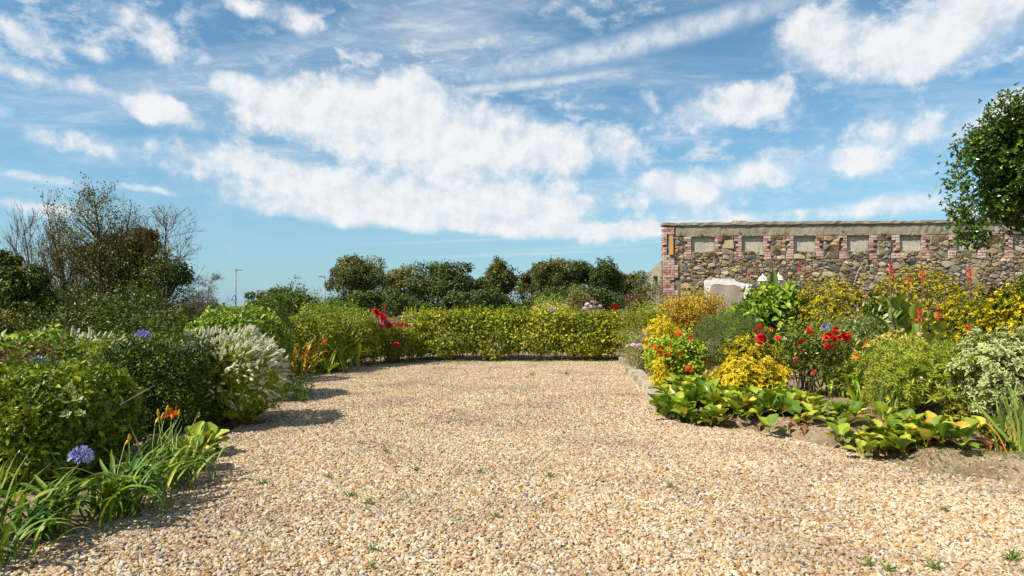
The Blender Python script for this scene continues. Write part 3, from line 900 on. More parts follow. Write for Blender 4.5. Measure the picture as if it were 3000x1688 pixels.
mb = MB()                                     # weeds rooted in the joints
for (px, py, s) in ((2065,750,.10),(2085,748,.16),(2090,745,.14),(2115,690,.10),(2128,690,.12),(2190,740,.08),(2200,738,.08),(2280,690,.12),(2300,688,.14),(2275,732,.12),(2050,686,.10),(1995,688,.08),(2080,800,.14),(2350,742,.10),(2385,756,.13),(1983,795,.10),(2000,782,.08),(2060,778,.07),(2170,775,.07),(2215,790,.08),(2590,690,.14),(2440,690,.08),(2520,742,.08),(2760,690,.08),(2320,790,.08),(2395,700,.1),(2095,830,.06),(2120,665,.05)):
    n = 26
    P = np.c_[wall_s(px) + rng.normal(size=n) * s * .4, np.full(n, -.05), wall_z(px, py) + rng.normal(size=n) * s * .25]
    D = np.c_[rng.normal(size=n) * .7, -rng.random(n) * .8 - .1, rng.random(n) * 1.1 - .1]
    leaves(mb, P, D, rng.normal(size=(n, 3)), s * rng.uniform(.3, .7, n), .3, LEAF4, rng.random(n))
L_('wall_weed', [(0, (.10, .12, .02)), (.5, (.24, .22, .03)), (1, (.36, .22, .05))])
mb.obj('weeds', M['wall_weed'], wall, kind='stuff')

side = empty('side_wall', (4.56, 19.75, 0), 'weathered grey concrete side wall with a small square opening, behind the brick corner', 'wall')
mb = MB()
def sbox(y0, y1, z0, z1, z1b=None):
    z1b = z1 if z1b is None else z1b
    mb.add([(0,y0,z0),(.24,y0,z0),(.24,y1,z0),(0,y1,z0),(0,y0,z1),(.24,y0,z1),(.24,y1,z1b),(0,y1,z1b)], None,
           [(0,3,2,1),(4,5,6,7),(0,1,5,4),(1,2,6,5),(2,3,7,6),(3,0,4,7)])
sbox(0, .55, -.1, 2.86, 2.80); sbox(.551, 1.25, -.1, 1.75); sbox(.551, 1.25, 2.42, 2.80, 2.69); sbox(1.251, 2.2, -.1, 2.69, 2.55)
mb.obj('wall_face', M['concrete'], side)
mb = MB(); box(mb, (-.012, -.06, 0), (.05, -.004, 2.84)); mb.obj('edge_post', M['bark_grey'], side)

M['kerb_stone'] = plain_mat('kerb_stone', [(0, (.24, .19, .13)), (.5, (.38, .31, .22)), (1, (.50, .43, .33))], .95, .1, 7, bump=.7)
kerb = empty('kerb', (0, 0, 0), 'worn pale stone edging between gravel and the planted bed', None); tag(kerb, kind='structure'); 
kp = [(3.12,17.4),(2.98,16.0),(2.80,13.8),(2.66,12.4),(2.52,11.2),(2.40,10.2),(2.28,9.5)]
for i in range(len(kp) - 1):
    a, b = np.array(kp[i]), np.array(kp[i + 1])
    m = max(1, int(round(np.linalg.norm(b - a) / .55)))
    for j in range(m):
        p, q = a + (b - a) * (j + .03) / m, a + (b - a) * (j + .97) / m
        nrm = np.array([(q - p)[1], -(q - p)[0]]); nrm = nrm / np.linalg.norm(nrm)
        w, h = rng.uniform(.2, .3), rng.uniform(.10, .15)
        mb = MB()
        ring = []
        for pt in (p, (p + q) / 2, q):
            for off, z in ((-.01, -.05), (0, h * .8), (.03, h), (w, h + .01), (w + .03, -.05)):
                P2 = pt + nrm * (off + rng.normal() * .012)
                ring.append((P2[0], P2[1], z + rng.normal() * .010))
        Q = [(s * 5 + t, s * 5 + 5 + t, s * 5 + 6 + t, s * 5 + 1 + t) for s in range(2) for t in range(4)]
        T = [(0,1,2),(0,2,3),(0,3,4),(12,11,10),(13,12,10),(14,13,10)]
        mb.add(ring, T, Q)
        mb.obj('stone', M['kerb_stone'], kerb)

# ------------------------------------------------------------------ plant builders
def frame(D, N):
    D = Vector(D).normalized(); N = Vector(N)
    X = D.cross(N)
    if X.length < 1e-4: X = D.orthogonal()
    X.normalize()
    return Matrix((X, D, X.cross(D))).transposed()

def leaf_obj(name, me, parent, P, D, N, s):
    o = bpy.data.objects.new(name, me)
    COL.objects.link(o)
    o.parent = parent
    o.matrix_basis = Matrix.LocRotScale(Vector(P), frame(D, N).to_quaternion(), Vector((s, s, s)))
    return o

def blade_mesh(name, mat, W=.5, nseg=5, bend=.3, fold=.12, shape=1.0, tip=.02, base=.06, wave=0.0, stalk=0.0, seed=0):
    """One leaf along +Y, length 1, upper side +Z. shape < 1 puts the widest place nearer the base."""
    r = np.random.default_rng(seed)
    t = np.linspace(0, 1, nseg + 1)
    w = np.sin(np.pi * t ** shape) ** .75
    w = np.maximum(w, np.where(t < .5, base, tip)) * W / 2
    ang = -bend * t * 1.6
    y = np.concatenate([[0], np.cumsum(np.cos((ang[1:] + ang[:-1]) / 2) / nseg)])
    z = np.concatenate([[0], np.cumsum(np.sin((ang[1:] + ang[:-1]) / 2) / nseg)])
    V, e = [], []
    for i in range(nseg + 1):
        q = wave * r.normal()
        V += [(-w[i], y[i], z[i] + fold * w[i] * 2 + q), (-w[i] * .5, y[i], z[i] + fold * w[i] * .7), (0, y[i], z[i]), (w[i] * .5, y[i], z[i] + fold * w[i] * .7), (w[i], y[i], z[i] + fold * w[i] * 2 - q)]
        e += [1, .5, 0, .5, 1]
    Q = [(i * 5 + j, i * 5 + j + 1, i * 5 + 6 + j, i * 5 + 5 + j) for i in range(nseg) for j in range(4)]
    mb = MB()
    mb.add(V, None, Q, .5, e)
    if stalk:
        tube(mb, [(0, -stalk, -stalk * .25), (0, -stalk * .4, -.01), (0, .12, 0)], [.02, .018, .012], 4)
    return mb.mesh(name, mat, smooth=True)

def strap_mesh(name, mat, arch, width=.03, start=1.35, nseg=10, seed=0, twist=.0):
    """A strap leaf of length 1 that leaves the ground steeply along +Y and bends over."""
    r = np.random.default_rng(seed)
    t = np.linspace(0, 1, nseg + 1)
    ang = start - arch * t ** 1.5
    y = np.concatenate([[0], np.cumsum(np.cos(ang[:-1]) / nseg)])
    z = np.concatenate([[0], np.cumsum(np.sin(ang[:-1]) / nseg)])
    x = np.cumsum(r.normal(size=nseg + 1) * .012)
    w = width / 2 * np.clip(np.minimum(.55 + 2 * t, (1 - t) * 2.6), .02, 1)
    V, e = [], []
    for i in range(nseg + 1):
        nz_, ny = math.cos(ang[i]), -math.sin(ang[i])
        f = w[i] * .5
        V += [(x[i] - w[i], y[i] + ny * f, z[i] + nz_ * f), (x[i], y[i], z[i]), (x[i] + w[i], y[i] + ny * f, z[i] + nz_ * f)]
        e += [1, 0, 1]
    mb = MB()
    mb.add(V, None, [(i * 3 + j, i * 3 + 1 + j, i * 3 + 4 + j, i * 3 + 3 + j) for i in range(nseg) for j in range(2)], .5, e)
    return mb.mesh(name, mat, smooth=True)

BERG = [blade_mesh('bergenia_leaf', M['bergenia'], W=w, nseg=6, bend=b, fold=f, shape=.85, tip=.25, base=.25, wave=.02, stalk=.45, seed=i) for i, (w, b, f) in enumerate(((.92, .3, .22), (1.0, .1, .3), (.84, .5, .12), (.95, -.1, .35)))]
BERG_DRY = [blade_mesh('dry_bergenia_leaf', M['dry'], W=.55, nseg=6, bend=.9, fold=.7, shape=.85, tip=.2, base=.2, wave=.07, stalk=.3, seed=30 + i) for i in range(2)]
HYD = [blade_mesh('broad_leaf', M['hydrangea'], W=w, nseg=5, bend=b, fold=.18, shape=.8, wave=.012, seed=10 + i) for i, (w, b) in enumerate(((.60, .3), (.68, .5), (.55, .15)))]
LIME = [blade_mesh('round_leaf', M['lime_big'], W=w, nseg=5, bend=b, fold=.2, shape=.95, tip=.2, base=.15, seed=15 + i) for i, (w, b) in enumerate(((.72, .2), (.80, .4), (.66, -.1)))]
LAUR = [blade_mesh('laurel_leaf', M['laurel_big'], W=w, nseg=4, bend=b, fold=.2, shape=.9, seed=20 + i) for i, (w, b) in enumerate(((.5, .3), (.56, .5), (.44, .15)))]
EDGE = [blade_mesh('edged_leaf', M['edge_white_big'], W=w, nseg=4, bend=b, fold=.15, shape=1.1, tip=.1, seed=25 + i) for i, (w, b) in enumerate(((.46, .2), (.52, .4)))]
CANNA = [blade_mesh('canna_leaf', M['canna'], W=w, nseg=7, bend=b, fold=.25, shape=.85, wave=.012, seed=40 + i) for i, (w, b) in enumerate(((.48, .25), (.54, .45), (.44, .05)))]
def straps(nm, mat, wd, arches=(.5, 1.1, 1.7, 2.2, 2.6), start=1.2):
    return [strap_mesh(nm, mat, a, wd * w, start=start, seed=i + 3) for i, (a, w) in enumerate(zip(arches, (.9, 1.1, 1, .95, 1.05)))]
ST_GREEN = straps('strap_leaf', M['strap'], .052)
ST_WIDE = straps('strap_leaf', M['strap'], .062)
ST_LIME = straps('strap_leaf', M['strap_lime'], .065)
ST_GREY = straps('sword_leaf', M['strap_grey'], .050, (.05, .2, .45, .8, 1.5), 1.4)
ST_ORG = straps('strap_leaf', M['strap_orange'], .030, (.3, .7, 1.2, 1.8, 2.4))

def stems_mb(mb, targets, r0=.012, r1=.004, foot=.08, m=0, sides=4, sag=.0):
    for t in targets:
        t = np.asarray(t, float)
        b = np.array([rng.normal() * foot, rng.normal() * foot, -.03])
        mid = (b + t) / 2 + np.array([0, 0, .12 * t[2]]) + rng.normal(size=3) * .04 - np.array([t[0], t[1], 0]) * .15
        tube(mb, [b, mid, t], [r0, (r0 + r1) / 2, r1], sides, m=m)

def shrub(name, label, cat, x, y, z0, z1, rx, ry, mat, n, Lf, W, style='leaf', p=2.3, lump=.06, wave=.35, depth=.16, k=6, tmpl=LEAF4,
          group=None, stems=9, stem_mat='bark', seed=0, up=.5, ragged=0.0, open_=(.4, 1.2), inner=.18, zmin=-.9, step=0.0, patch=.13):
    gz = zs(x, y)
    root = empty(name, (x, y, gz), label, cat, group)
    rz = (z1 - z0) / 2
    c = np.array([0, 0, (z0 + z1) / 2 - gz])
    P, N = shell(n, (rx, ry, rz), p, lump, wave, depth, seed, zmin)
    ni = int(len(P) * inner)
    P[:ni] *= rng.uniform(.35, .9, (ni, 1))
    if ragged:
        P = P + N * (ragged * np.clip(wob(P, .12, seed + 9), 0, 3) ** 2)[:, None]
    P = P + c
    keep = P[:, 2] > .02
    P, N = P[keep], N[keep]
    m = len(P)
    mb = MB()
    v = np.clip(rng.normal(.5, .2, m) + patch * wob(P, .22, seed + 2), 0, 1)
    upv = np.array([0, 0, 1.0])
    if style == 'leaf':
        T = unit(np.cross(N, rng.normal(size=(m, 3))))
        D = T + N * .45 + upv * (up * .5) + rng.normal(size=(m, 3)) * .2
        Nn = N * .6 + upv * up + rng.normal(size=(m, 3)) * .6
        leaves(mb, P, D, Nn, Lf * rng.uniform(.65, 1.25, m), W, tmpl, v)
    else:
        A = N * .9 + upv * up + rng.normal(size=(m, 3)) * .35
        rosettes(mb, P, A, k, Lf * rng.uniform(.75, 1.2, m), W, tmpl, open_, v, step=step)
    mb.obj('foliage', M[mat], root, kind='stuff')
    if stems:
        sb = MB()
        idx = rng.choice(m, min(stems, m), replace=False)
        stems_mb(sb, P[idx] * np.array([.8, .8, .85]), .014, .004, foot=min(rx, ry) * .25)
        sb.obj('stems', M[stem_mat], root, kind='stuff')
    return root

def SH(x0, x1, ytop, d, name, label, cat, mat, n, Lf, W, z0=.03, ry=None, **kw):
    x = ((x0 + x1) / 2 - 1500) / F * d
    rx = (x1 - x0) / 2 / F * d
    z1 = EYE + (HY - ytop) / F * d
    return shrub(name, label, cat, x, d, z0, z1, rx, rx * .9 if ry is None else ry, mat, n, Lf, W, **kw)

def big_leaf_parts(root, meshes, n, Lf, c, r, p=2.2, name='leaf', lump=.05, depth=.1, up=.6, seed=0, facing=True):
    """Single leaves spread over the side of a bush that one can see from the drive."""
    P, N = shell(int(n * 2.6), r, p, lump, .35, depth, seed, -.7)
    if facing:
        rt = np.array([0 - root.location.x, 0 - root.location.y, 1.2]); rt = rt / np.linalg.norm(rt)
        ok = (N @ rt) > -.1
        P, N = P[ok][:n], N[ok][:n]
    P = P + np.asarray(c)
    for i in range(len(P)):
        T = np.cross(N[i], rng.normal(size=3))
        D = unit(T) * .8 + N[i] * .6 + np.array([0, 0, -.1]) + rng.normal(size=3) * .15
        leaf_obj(name, meshes[rng.integers(len(meshes))], root, P[i], D, N[i] * .6 + np.array([0, 0, up]) + rng.normal(size=3) * .25, float(Lf * rng.uniform(.7, 1.25)))

def strap_clump(root, n, meshes, L0, L1, foot=.08, c=(0, 0, 0), lean=None, prob=None, name='leaf'):
    if prob is None and meshes is not ST_GREY: prob = [.06, .14, .25, .3, .25]
    for i in range(n):
        az = rng.uniform(0, 2 * math.pi)
        if lean is not None and rng.random() < .6:
            az = lean + rng.normal() * .8
        b = (c[0] + rng.normal() * foot, c[1] + rng.normal() * foot, c[2] - .01)
        s = float(rng.uniform(L0, L1))
        me = meshes[rng.choice(len(meshes), p=prob)]
        o = link(name, me, root, b, (rng.normal() * .12, rng.normal() * .15, az), s)

def bergenia(name, label, pts, L0, L1, group=None, dry=.08):
    """A patch of round leathery leaves, every leaf its own piece. pts: ground points of the shoots."""
    c = np.mean(np.array(pts), 0)
    root = empty(name, (c[0], c[1], 0), label, 'bergenia', group)
    todo = []
    for (x, y) in pts:
        g = zs(x, y)
        h = rng.uniform(.04, .13)
        az0 = rng.uniform(0, 6.28)
        for j in range(rng.integers(4, 7)):
            az = az0 + j * 2.4 + rng.normal() * .3
            el = rng.uniform(.15, 1.15)
            D = np.array([math.cos(az) * math.cos(el), math.sin(az) * math.cos(el), math.sin(el)])
            Nn = np.array([-math.cos(az) * math.sin(el), -math.sin(az) * math.sin(el), math.cos(el)]) + rng.normal(size=3) * .15
            s = float(rng.uniform(L0, L1))
            P = np.array([x - c[0], y - c[1], max(g, 0) + h]) + D * s * .42
            dead = rng.random() < dry
            if dead: D[2] = -.15; P[2] = max(g, 0) + .05
            todo.append(((BERG_DRY if dead else BERG)[rng.integers(2 if dead else 4)], P, D, Nn, s))
    todo.sort(key=lambda t: t[1][1])
    for t in todo[:300]:
        leaf_obj('leaf', t[0], root, t[1], t[2], t[3], t[4])
    if len(todo) > 300:
        mb = MB()
        for me, P, D, Nn, s in todo[300:]:
            co = np.zeros(len(me.vertices) * 3, np.float32); me.vertices.foreach_get('co', co)
            R = np.array(frame(D, Nn))
            mb.add(co.reshape(-1, 3) @ R.T * s + P, None, [list(p.vertices) for p in me.polygons], rng.random() * .8)
        mb.obj('leaves', M['bergenia_mass'], root, smooth=True, kind='stuff')
    return root

# ---- flowers
def petal_ring(mb, n, Lp, W, el0, curl, c=(0, 0, 0), ph=0.0, v=.5, nseg=4, m=0):
    for j in range(n):
        az = ph + j * 2 * math.pi / n
        t = np.linspace(0, 1, nseg + 1)
        ang = el0 - curl * t
        rr = np.concatenate([[0], np.cumsum(np.cos(ang[:-1]))]) * Lp / nseg
        zz = np.concatenate([[0], np.cumsum(np.sin(ang[:-1]))]) * Lp / nseg
        w = Lp * W / 2 * np.maximum(np.sin(np.pi * np.clip(t * .85 + .1, 0, 1)), .08)
        ca, sa = math.cos(az), math.sin(az)
        V = []
        for i in range(nseg + 1):
            for sgn in (-1, 0, 1):
                lift = (abs(sgn)) * w[i] * .25
                V.append((c[0] + ca * rr[i] - sa * w[i] * sgn, c[1] + sa * rr[i] + ca * w[i] * sgn, c[2] + zz[i] + lift))
        mb.add(V, None, [(i * 3 + q, i * 3 + 1 + q, i * 3 + 4 + q, i * 3 + 3 + q) for i in range(nseg) for q in range(2)], v, 0, m)
def daylily_mesh():
    mb = MB()
    petal_ring(mb, 3, .085, .42, 1.25, 1.9, nseg=6); petal_ring(mb, 3, .08, .30, 1.2, 2.1, ph=1.05, nseg=6)
    tube(mb, [(0, 0, -.03), (0, 0, .01)], [.006, .012], 6)
    return mb.mesh('daylily_flower', M['orange'], True)
def rose_mesh(mat, name):
    mb = MB()
    for i, (n, Lp, el, cu) in enumerate(((3, .030, 1.5, .3), (5, .042, 1.25, .5), (5, .052, .9, .9), (6, .058, .45, 1.0))):
        petal_ring(mb, n, Lp, 1.1, el, cu, (0, 0, .012 - .004 * i), ph=i * .7)
    return mb.mesh(name, M[mat], True)
def agapanthus_mesh():
    mb = MB()
    for j in range(62):
        z = 1 - 1.25 * (j + .5) / 62
        az = j * 2.39996
        q = math.sqrt(max(0, 1 - z * z))
        D = np.array([q * math.cos(az), q * math.sin(az), z + .15]); D /= np.linalg.norm(D)
        tip = D * rng.uniform(.05, .065)
        tube(mb, [(0, 0, 0), tip], [.0022, .0018], 3, m=1)
        A = unit(np.cross(D, [.3, .5, .8])); B = np.cross(D, A)
        f = MB(); petal_ring(f, 6 if j > 22 else 3, .034, .34, 1.15 if j > 22 else 1.45, .75 if j > 22 else .1, nseg=3)
        V = np.concatenate(f.V) @ np.array([A, B, D]) + tip
        Q = np.concatenate(f.Q)
        mb.add(V, None, Q, rng.random())
    return mb.mesh('agapanthus_head', [M['blue'], M['stem_green']], True)
def umbel_mesh(mat, name, n=26, R=.04):
    mb = MB()
    for j in range(n):
        az, q = j * 2.4, math.sqrt((j + .5) / n)
        f = MB(); petal_ring(f, 5, .014, .9, .5, .6, nseg=2)
        mb.add(np.concatenate(f.V) + np.array([math.cos(az) * q * R, math.sin(az) * q * R, R * .7 * (1 - q * q) + rng.normal() * .004]), None, np.concatenate(f.Q))
    return mb.mesh(name, M[mat], True)
def spike_mesh(i):
    r = np.random.default_rng(70 + i)
    mb = MB()
    t = np.linspace(0, 1, 9)
    rad = .0095 * np.minimum(1, (1 - t) * 2.2 + .15) * (1 + r.normal(size=9) * .12)
    tube(mb, np.c_[np.zeros(9) + t ** 2 * .012 * r.normal(), t * .085, t ** 2 * .01 * r.normal()], rad, 7)
    n = 60
    az, y = r.uniform(0, 6.28, n), r.uniform(.004, .078, n)
    q = .0095 * np.minimum(1, (1 - y / .085) * 2.2 + .15)
    P = np.c_[np.cos(az) * q * .8, y, np.sin(az) * q * .8]
    leaves(mb, P, np.c_[np.cos(az), .5 + 0 * az, np.sin(az)], r.normal(size=(n, 3)), .008, .7, LEAF4, r.random(n))
    return mb.mesh('white_flower_spike', M['white_spike'])
def canna_spike(i):
    r = np.random.default_rng(90 + i)
    mb = MB()
    tube(mb, [(0, 0, 0), (.01, 0, .2), (0, 0, .42)], [.008, .006, .003], 5, m=1)
    for j in range(8):
        z = .18 + .22 * j / 8 + r.normal() * .01
        az = j * 2.4
        D = np.array([math.cos(az) * .6, math.sin(az) * .6, 1.0])
        for _ in range(2):
            dd = D + r.normal(size=3) * .35
            leaves(mb, [(0, 0, z)], [dd], [r.normal(size=3)], r.uniform(.045, .085), .30, LEAF7, .5)
    return mb.mesh('canna_flower_spike', [M['red_orange'], M['stem_red']])
DAYLILY, ROSE, ROSE_PINK, AGA = daylily_mesh(), rose_mesh('red', 'rose_bloom'), rose_mesh('pink', 'pink_rose_bloom'), agapanthus_mesh()
GER, SEDUM, BUDD = umbel_mesh('coral', 'geranium_head'), umbel_mesh('lilac', 'lilac_head', 22, .045), umbel_mesh('lilac', 'lilac_panicle', 16, .03)
SPK = [spike_mesh(i) for i in range(4)]
CSP = [canna_spike(i) for i in range(3)]
mb = MB(); lathe(mb, [(.0015, 0), (.008, .015), (.010, .035), (.006, .06), (.0005, .072)], 7); BUD = mb.mesh('flower_bud', M['bud'], True)

def stalk(root, a, b, r=.004, mat='stem_green', name='stalk', bow=.03):
    a, b = Vector(a), Vector(b)
    mid = (a + b) / 2 + Vector((rng.normal() * bow, rng.normal() * bow, bow))
    mb = MB(); tube(mb, [a, mid, b], [r, r * .85, r * .7], 5)
    return mb.obj(name, M[mat], root)
def spikes_on(root, n, c, r, s=1.0, p=2.2, cond=None, seed=0):
    P, N = shell(n * 3, r, p, .05, .35, .0, seed, -.6)
    if cond is not None:
        ok = cond(P, N); P, N = P[ok], N[ok]
    for i in range(min(n, len(P))):
        D = N[i] * .9 + np.array([.12, -.05, .12]) + rng.normal(size=3) * .25
        leaf_obj('flower_spike', SPK[rng.integers(4)], root, P[i] + np.asarray(c), D, rng.normal(size=3), float(s * rng.uniform(.75, 1.25)))

# ---- trees
def grow(segs, tips, p, d, length, r, depth, P):
    """Branch recursion: segs gets (path, radii), tips gets end points."""
    n = 4
    path = [p]; dd = d.copy()
    for i in range(n):
        dd = unit(dd + rng.normal(size=3) * P['crook'] + np.array([0, 0, P['up']]))
        path.append(path[-1] + dd * length / n)
    r1 = r * P['taper']
    segs.append((path, np.linspace(r, r1, n + 1), depth))
    if depth == 0:
        tips.append(path[-1]); return
    for j in range(P['kids'][min(depth, len(P['kids']) - 1)]):
        t = rng.uniform(.3, 1.0)
        i = min(int(t * n), n - 1)
        q = path[i] + (path[i + 1] - path[i]) * (t * n - i)
        side_ = unit(np.cross(dd, rng.normal(size=3)))
        nd = unit(dd * P['fwd'] + side_ * P['spread'])
        grow(segs, tips, q, nd, length * rng.uniform(*P['len']), max(r1 * rng.uniform(.45, .75), P['rmin']), depth - 1, P)
    tips.append(path[-1])
    grow(segs, tips, path[-1], dd, length * .6, r1 * .8, depth - 1, P)

def bare_tree(name, label, base, top, r, trunks=1, depth=3, mat='bark_lichen', leafmat=None, leaf_n=0, leaf_L=.08, leaf_zone=None, seed=0, lean=(0, 0), group=None, P=None, limbs=14):
    """A tree whose crown is mostly bare: a tapering leader with ascending limbs that fork into twigs."""
    root = empty(name, base, label, 'tree', group)
    P = dict(dict(crook=.10, up=.10, taper=.6, kids=[1, 2, 3, 3], fwd=1.0, spread=.6, len=(.45, .8), rmin=.007), **(P or {}))
    segs, tips = [], []
    H = top - base[2]
    for k_ in range(trunks):
        d = np.array([lean[0] + (rng.normal() * .16 if trunks > 1 else 0), lean[1] + (rng.normal() * .12 if trunks > 1 else 0), 1.0])
        path = [np.array([rng.normal() * .15 * (trunks > 1), rng.normal() * .15 * (trunks > 1), -.1])]
        n = 9
        hh = H * (1 if k_ == 0 else rng.uniform(.7, .95))
        for i in range(n):
            d = unit(d + rng.normal(size=3) * .05 + np.array([0, 0, .05]))
            path.append(path[-1] + d * (hh + .1) / n)
        rad = np.linspace(r, r * .12, n + 1)
        segs.append((path, rad, 9))
        for j in range(limbs):
            t = rng.uniform(.18, .97)
            i = min(int(t * n), n - 1)
            q = path[i] + (path[i + 1] - path[i]) * (t * n - i)
            az = rng.uniform(0, 6.28)
            nd = unit(np.array([math.cos(az), math.sin(az), rng.uniform(.35, 1.1)]))
            grow(segs, tips, q, nd, hh * (.30 * (1 - t) + .09) * rng.uniform(.7, 1.2), rad[i] * rng.uniform(.3, .5), depth - 1, P)
    tb, lb = MB(), MB()
    for path, rad, dp in segs:
        (tube(tb, path, rad, 7) if dp == 9 else tube(lb, path, rad, 4 if dp > 1 else 3))
    tb.obj('trunk', M[mat], root, smooth=True)
    lb.obj('branches', M[mat], root, kind='stuff')
    if leafmat:
        T = np.array(tips)
        if leaf_zone is not None: T = T[leaf_zone(T)]
        if len(T):
            idx = rng.integers(len(T), size=leaf_n)
            PP = T[idx] + rng.normal(size=(leaf_n, 3)) * .14
            fb = MB()
            leaves(fb, PP, rng.normal(size=(leaf_n, 3)), rng.normal(size=(leaf_n, 3)) + np.array([0, 0, .6]), leaf_L * rng.uniform(.7, 1.3, leaf_n), .65, LEAF4, np.clip(rng.normal(.5, .22, leaf_n) + .2 * wob(PP, .8, seed), 0, 1))
            fb.obj('crown', M[leafmat], root, kind='stuff')
    return root

def leafy_tree(name, label, base, ctr, r, leafmat, n, leaf_L, lobes=26, lobe_r=.42, trunk_r=.14, group=None, seed=0, mat='bark', gap=.0, trunk_top=None, flat=1.0):
    """A tapered trunk, limbs out to leaf clumps, and leaves over every clump."""
    root = empty(name, base, label, 'tree', group)
    base = np.array(base, float); C = np.array(ctr, float) - base; r = np.array(r, float)
    rr = np.random.default_rng(300 + seed)
    cent = []
    for i in range(lobes):
        u = rr.normal(size=3); u = u / (np.abs(u) ** 2.8).sum() ** (1 / 2.8)
        if rr.random() < .45: u[2] = abs(u[2])
        cent.append(C + u * r * rr.uniform(.45, .92))
    fb = MB(); per = n // lobes
    for i, c in enumerate(cent):
        lr = lobe_r * min(r) * rr.uniform(.65, 1.2)
        P, N = shell(per, (lr * 1.15, lr * 1.15, lr * .8), 2.0, lr * .2, lr * .9, lr * .45, seed * 50 + i, -1)
        P = P + c
        tone = rr.normal() * .10
        D = unit(np.cross(N, rng.normal(size=P.shape))) + N * .5
        leaves(fb, P, D, N + np.array([0, 0, .5]) + rng.normal(size=P.shape) * .5, leaf_L * rng.uniform(.7, 1.3, len(P)), .62, LEAF4, np.clip(rng.normal(.48 + tone, .2, len(P)), 0, 1))
    fb.obj('crown', M[leafmat], root, kind='stuff')
    tb = MB()
    top = C + np.array([0, 0, -r[2] * .1]) if trunk_top is None else np.array(trunk_top) - base
    tube(tb, [(0, 0, -.1), top * .35 + rr.normal(size=3) * .08, top * .7 + rr.normal(size=3) * .08, top], [trunk_r, trunk_r * .8, trunk_r * .55, trunk_r * .2], 8)
    tb.obj('trunk', M[mat], root, smooth=True)
    lb = MB()
    for c in cent:
        t = rr.uniform(.35, .9); s = top * t
        mid = (s + c) / 2 + np.array([0, 0, -.05 * r[2]]) + rr.normal(size=3) * .08 * r[0]
        tube(lb, [s, mid, c], [trunk_r * .4 * (1.1 - t), trunk_r * .2, .012], 4)
    lb.obj('limbs', M[mat], root, kind='stuff')
    return root

# ------------------------------------------------------------------ far trees behind the hedge
G = 'trees in the belt behind the garden'
def FT(x0, x1, ytop, d, label, mat, n, L=.17, lobes=34, lr=.36, ybot=935, seed=0, name='broadleaf_tree', flat=1.0, group=G):
    x = ((x0 + x1) / 2 - 1500) / F * d; n = int(n * 1.15); rx = (x1 - x0) / 2 / F * d * .98
    zt = EYE + (HY - ytop) / F * d; zb = max(EYE + (HY - ybot) / F * d, .5)
    return leafy_tree(name, label, (x, d, -.15), (x, d, (zt * .95 + zb) / 2), (rx, rx * .8, (zt * .95 - zb) / 2), mat, n, L, lobes, lr, .03 * zt, group, seed, flat=flat)
FT(955, 1140, 738, 52, 'tall round olive green tree, first in the belt behind the pink roses', 'oak', 15000, seed=1, lobes=40, lr=.34)
FT(1110, 1230, 768, 56, 'pale grey green tree squeezed between the olive tree and a dark one', 'oak_pale', 8000, seed=2)
FT(1190, 1400, 755, 50, 'broad deep green tree in the middle of the belt above the hedge', 'oak_dark', 16000, seed=3, lobes=42, lr=.32)
FT(1350, 1440, 800, 52, 'low dark green tree at the shoulder of the broad deep green tree', 'oak_dark', 6000, seed=4)
FT(1520, 1625, 762, 54, 'slender light green tree with gaps beside the bare twigs', 'oak', 6500, seed=5, lobes=30, lr=.30)
FT(1590, 1700, 752, 57, 'tall yellowish green tree in the belt, above the blue flowers', 'oak_pale', 8000, seed=6, lobes=30, lr=.32)
FT(1660, 1830, 742, 52, 'tallest deep green tree of the belt, right of the yellowish one', 'oak_dark', 15000, seed=7, lobes=42, lr=.32)
FT(1780, 1905, 772, 55, 'mid green tree at the end of the belt beside the concrete side wall', 'oak', 9000, seed=8, lobes=30, lr=.34)
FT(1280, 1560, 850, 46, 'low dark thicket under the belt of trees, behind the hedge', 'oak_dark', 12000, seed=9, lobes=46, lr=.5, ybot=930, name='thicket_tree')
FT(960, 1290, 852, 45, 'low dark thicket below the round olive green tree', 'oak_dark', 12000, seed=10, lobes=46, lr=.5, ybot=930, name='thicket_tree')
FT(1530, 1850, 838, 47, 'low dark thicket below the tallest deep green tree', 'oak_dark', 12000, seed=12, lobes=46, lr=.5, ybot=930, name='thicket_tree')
FT(722, 880, 840, 70, 'low wind shaped dark green dome far behind the clipped dome bush', 'oak_dark', 9000, L=.2, seed=11, lobes=34, lr=.4, ybot=935, group=None)
bare_tree('dying_tree', 'thin half bare tree with brownish leaves in the belt behind the hedge', (wpt(1470, 895, 53).x, 53, -.2), EYE + (HY - 778) / F * 53, .10, 2, 3, 'bark_grey', 'oak', 9000, .17, seed=1, limbs=18)
bare_tree('dying_tree', 'slim dark trunked tree with few leaves between two green crowns', (wpt(1585, 895, 51).x, 51, -.2), EYE + (HY - 772) / F * 51, .09, 2, 3, 'bark', 'oak', 6000, .17, seed=2, limbs=14)

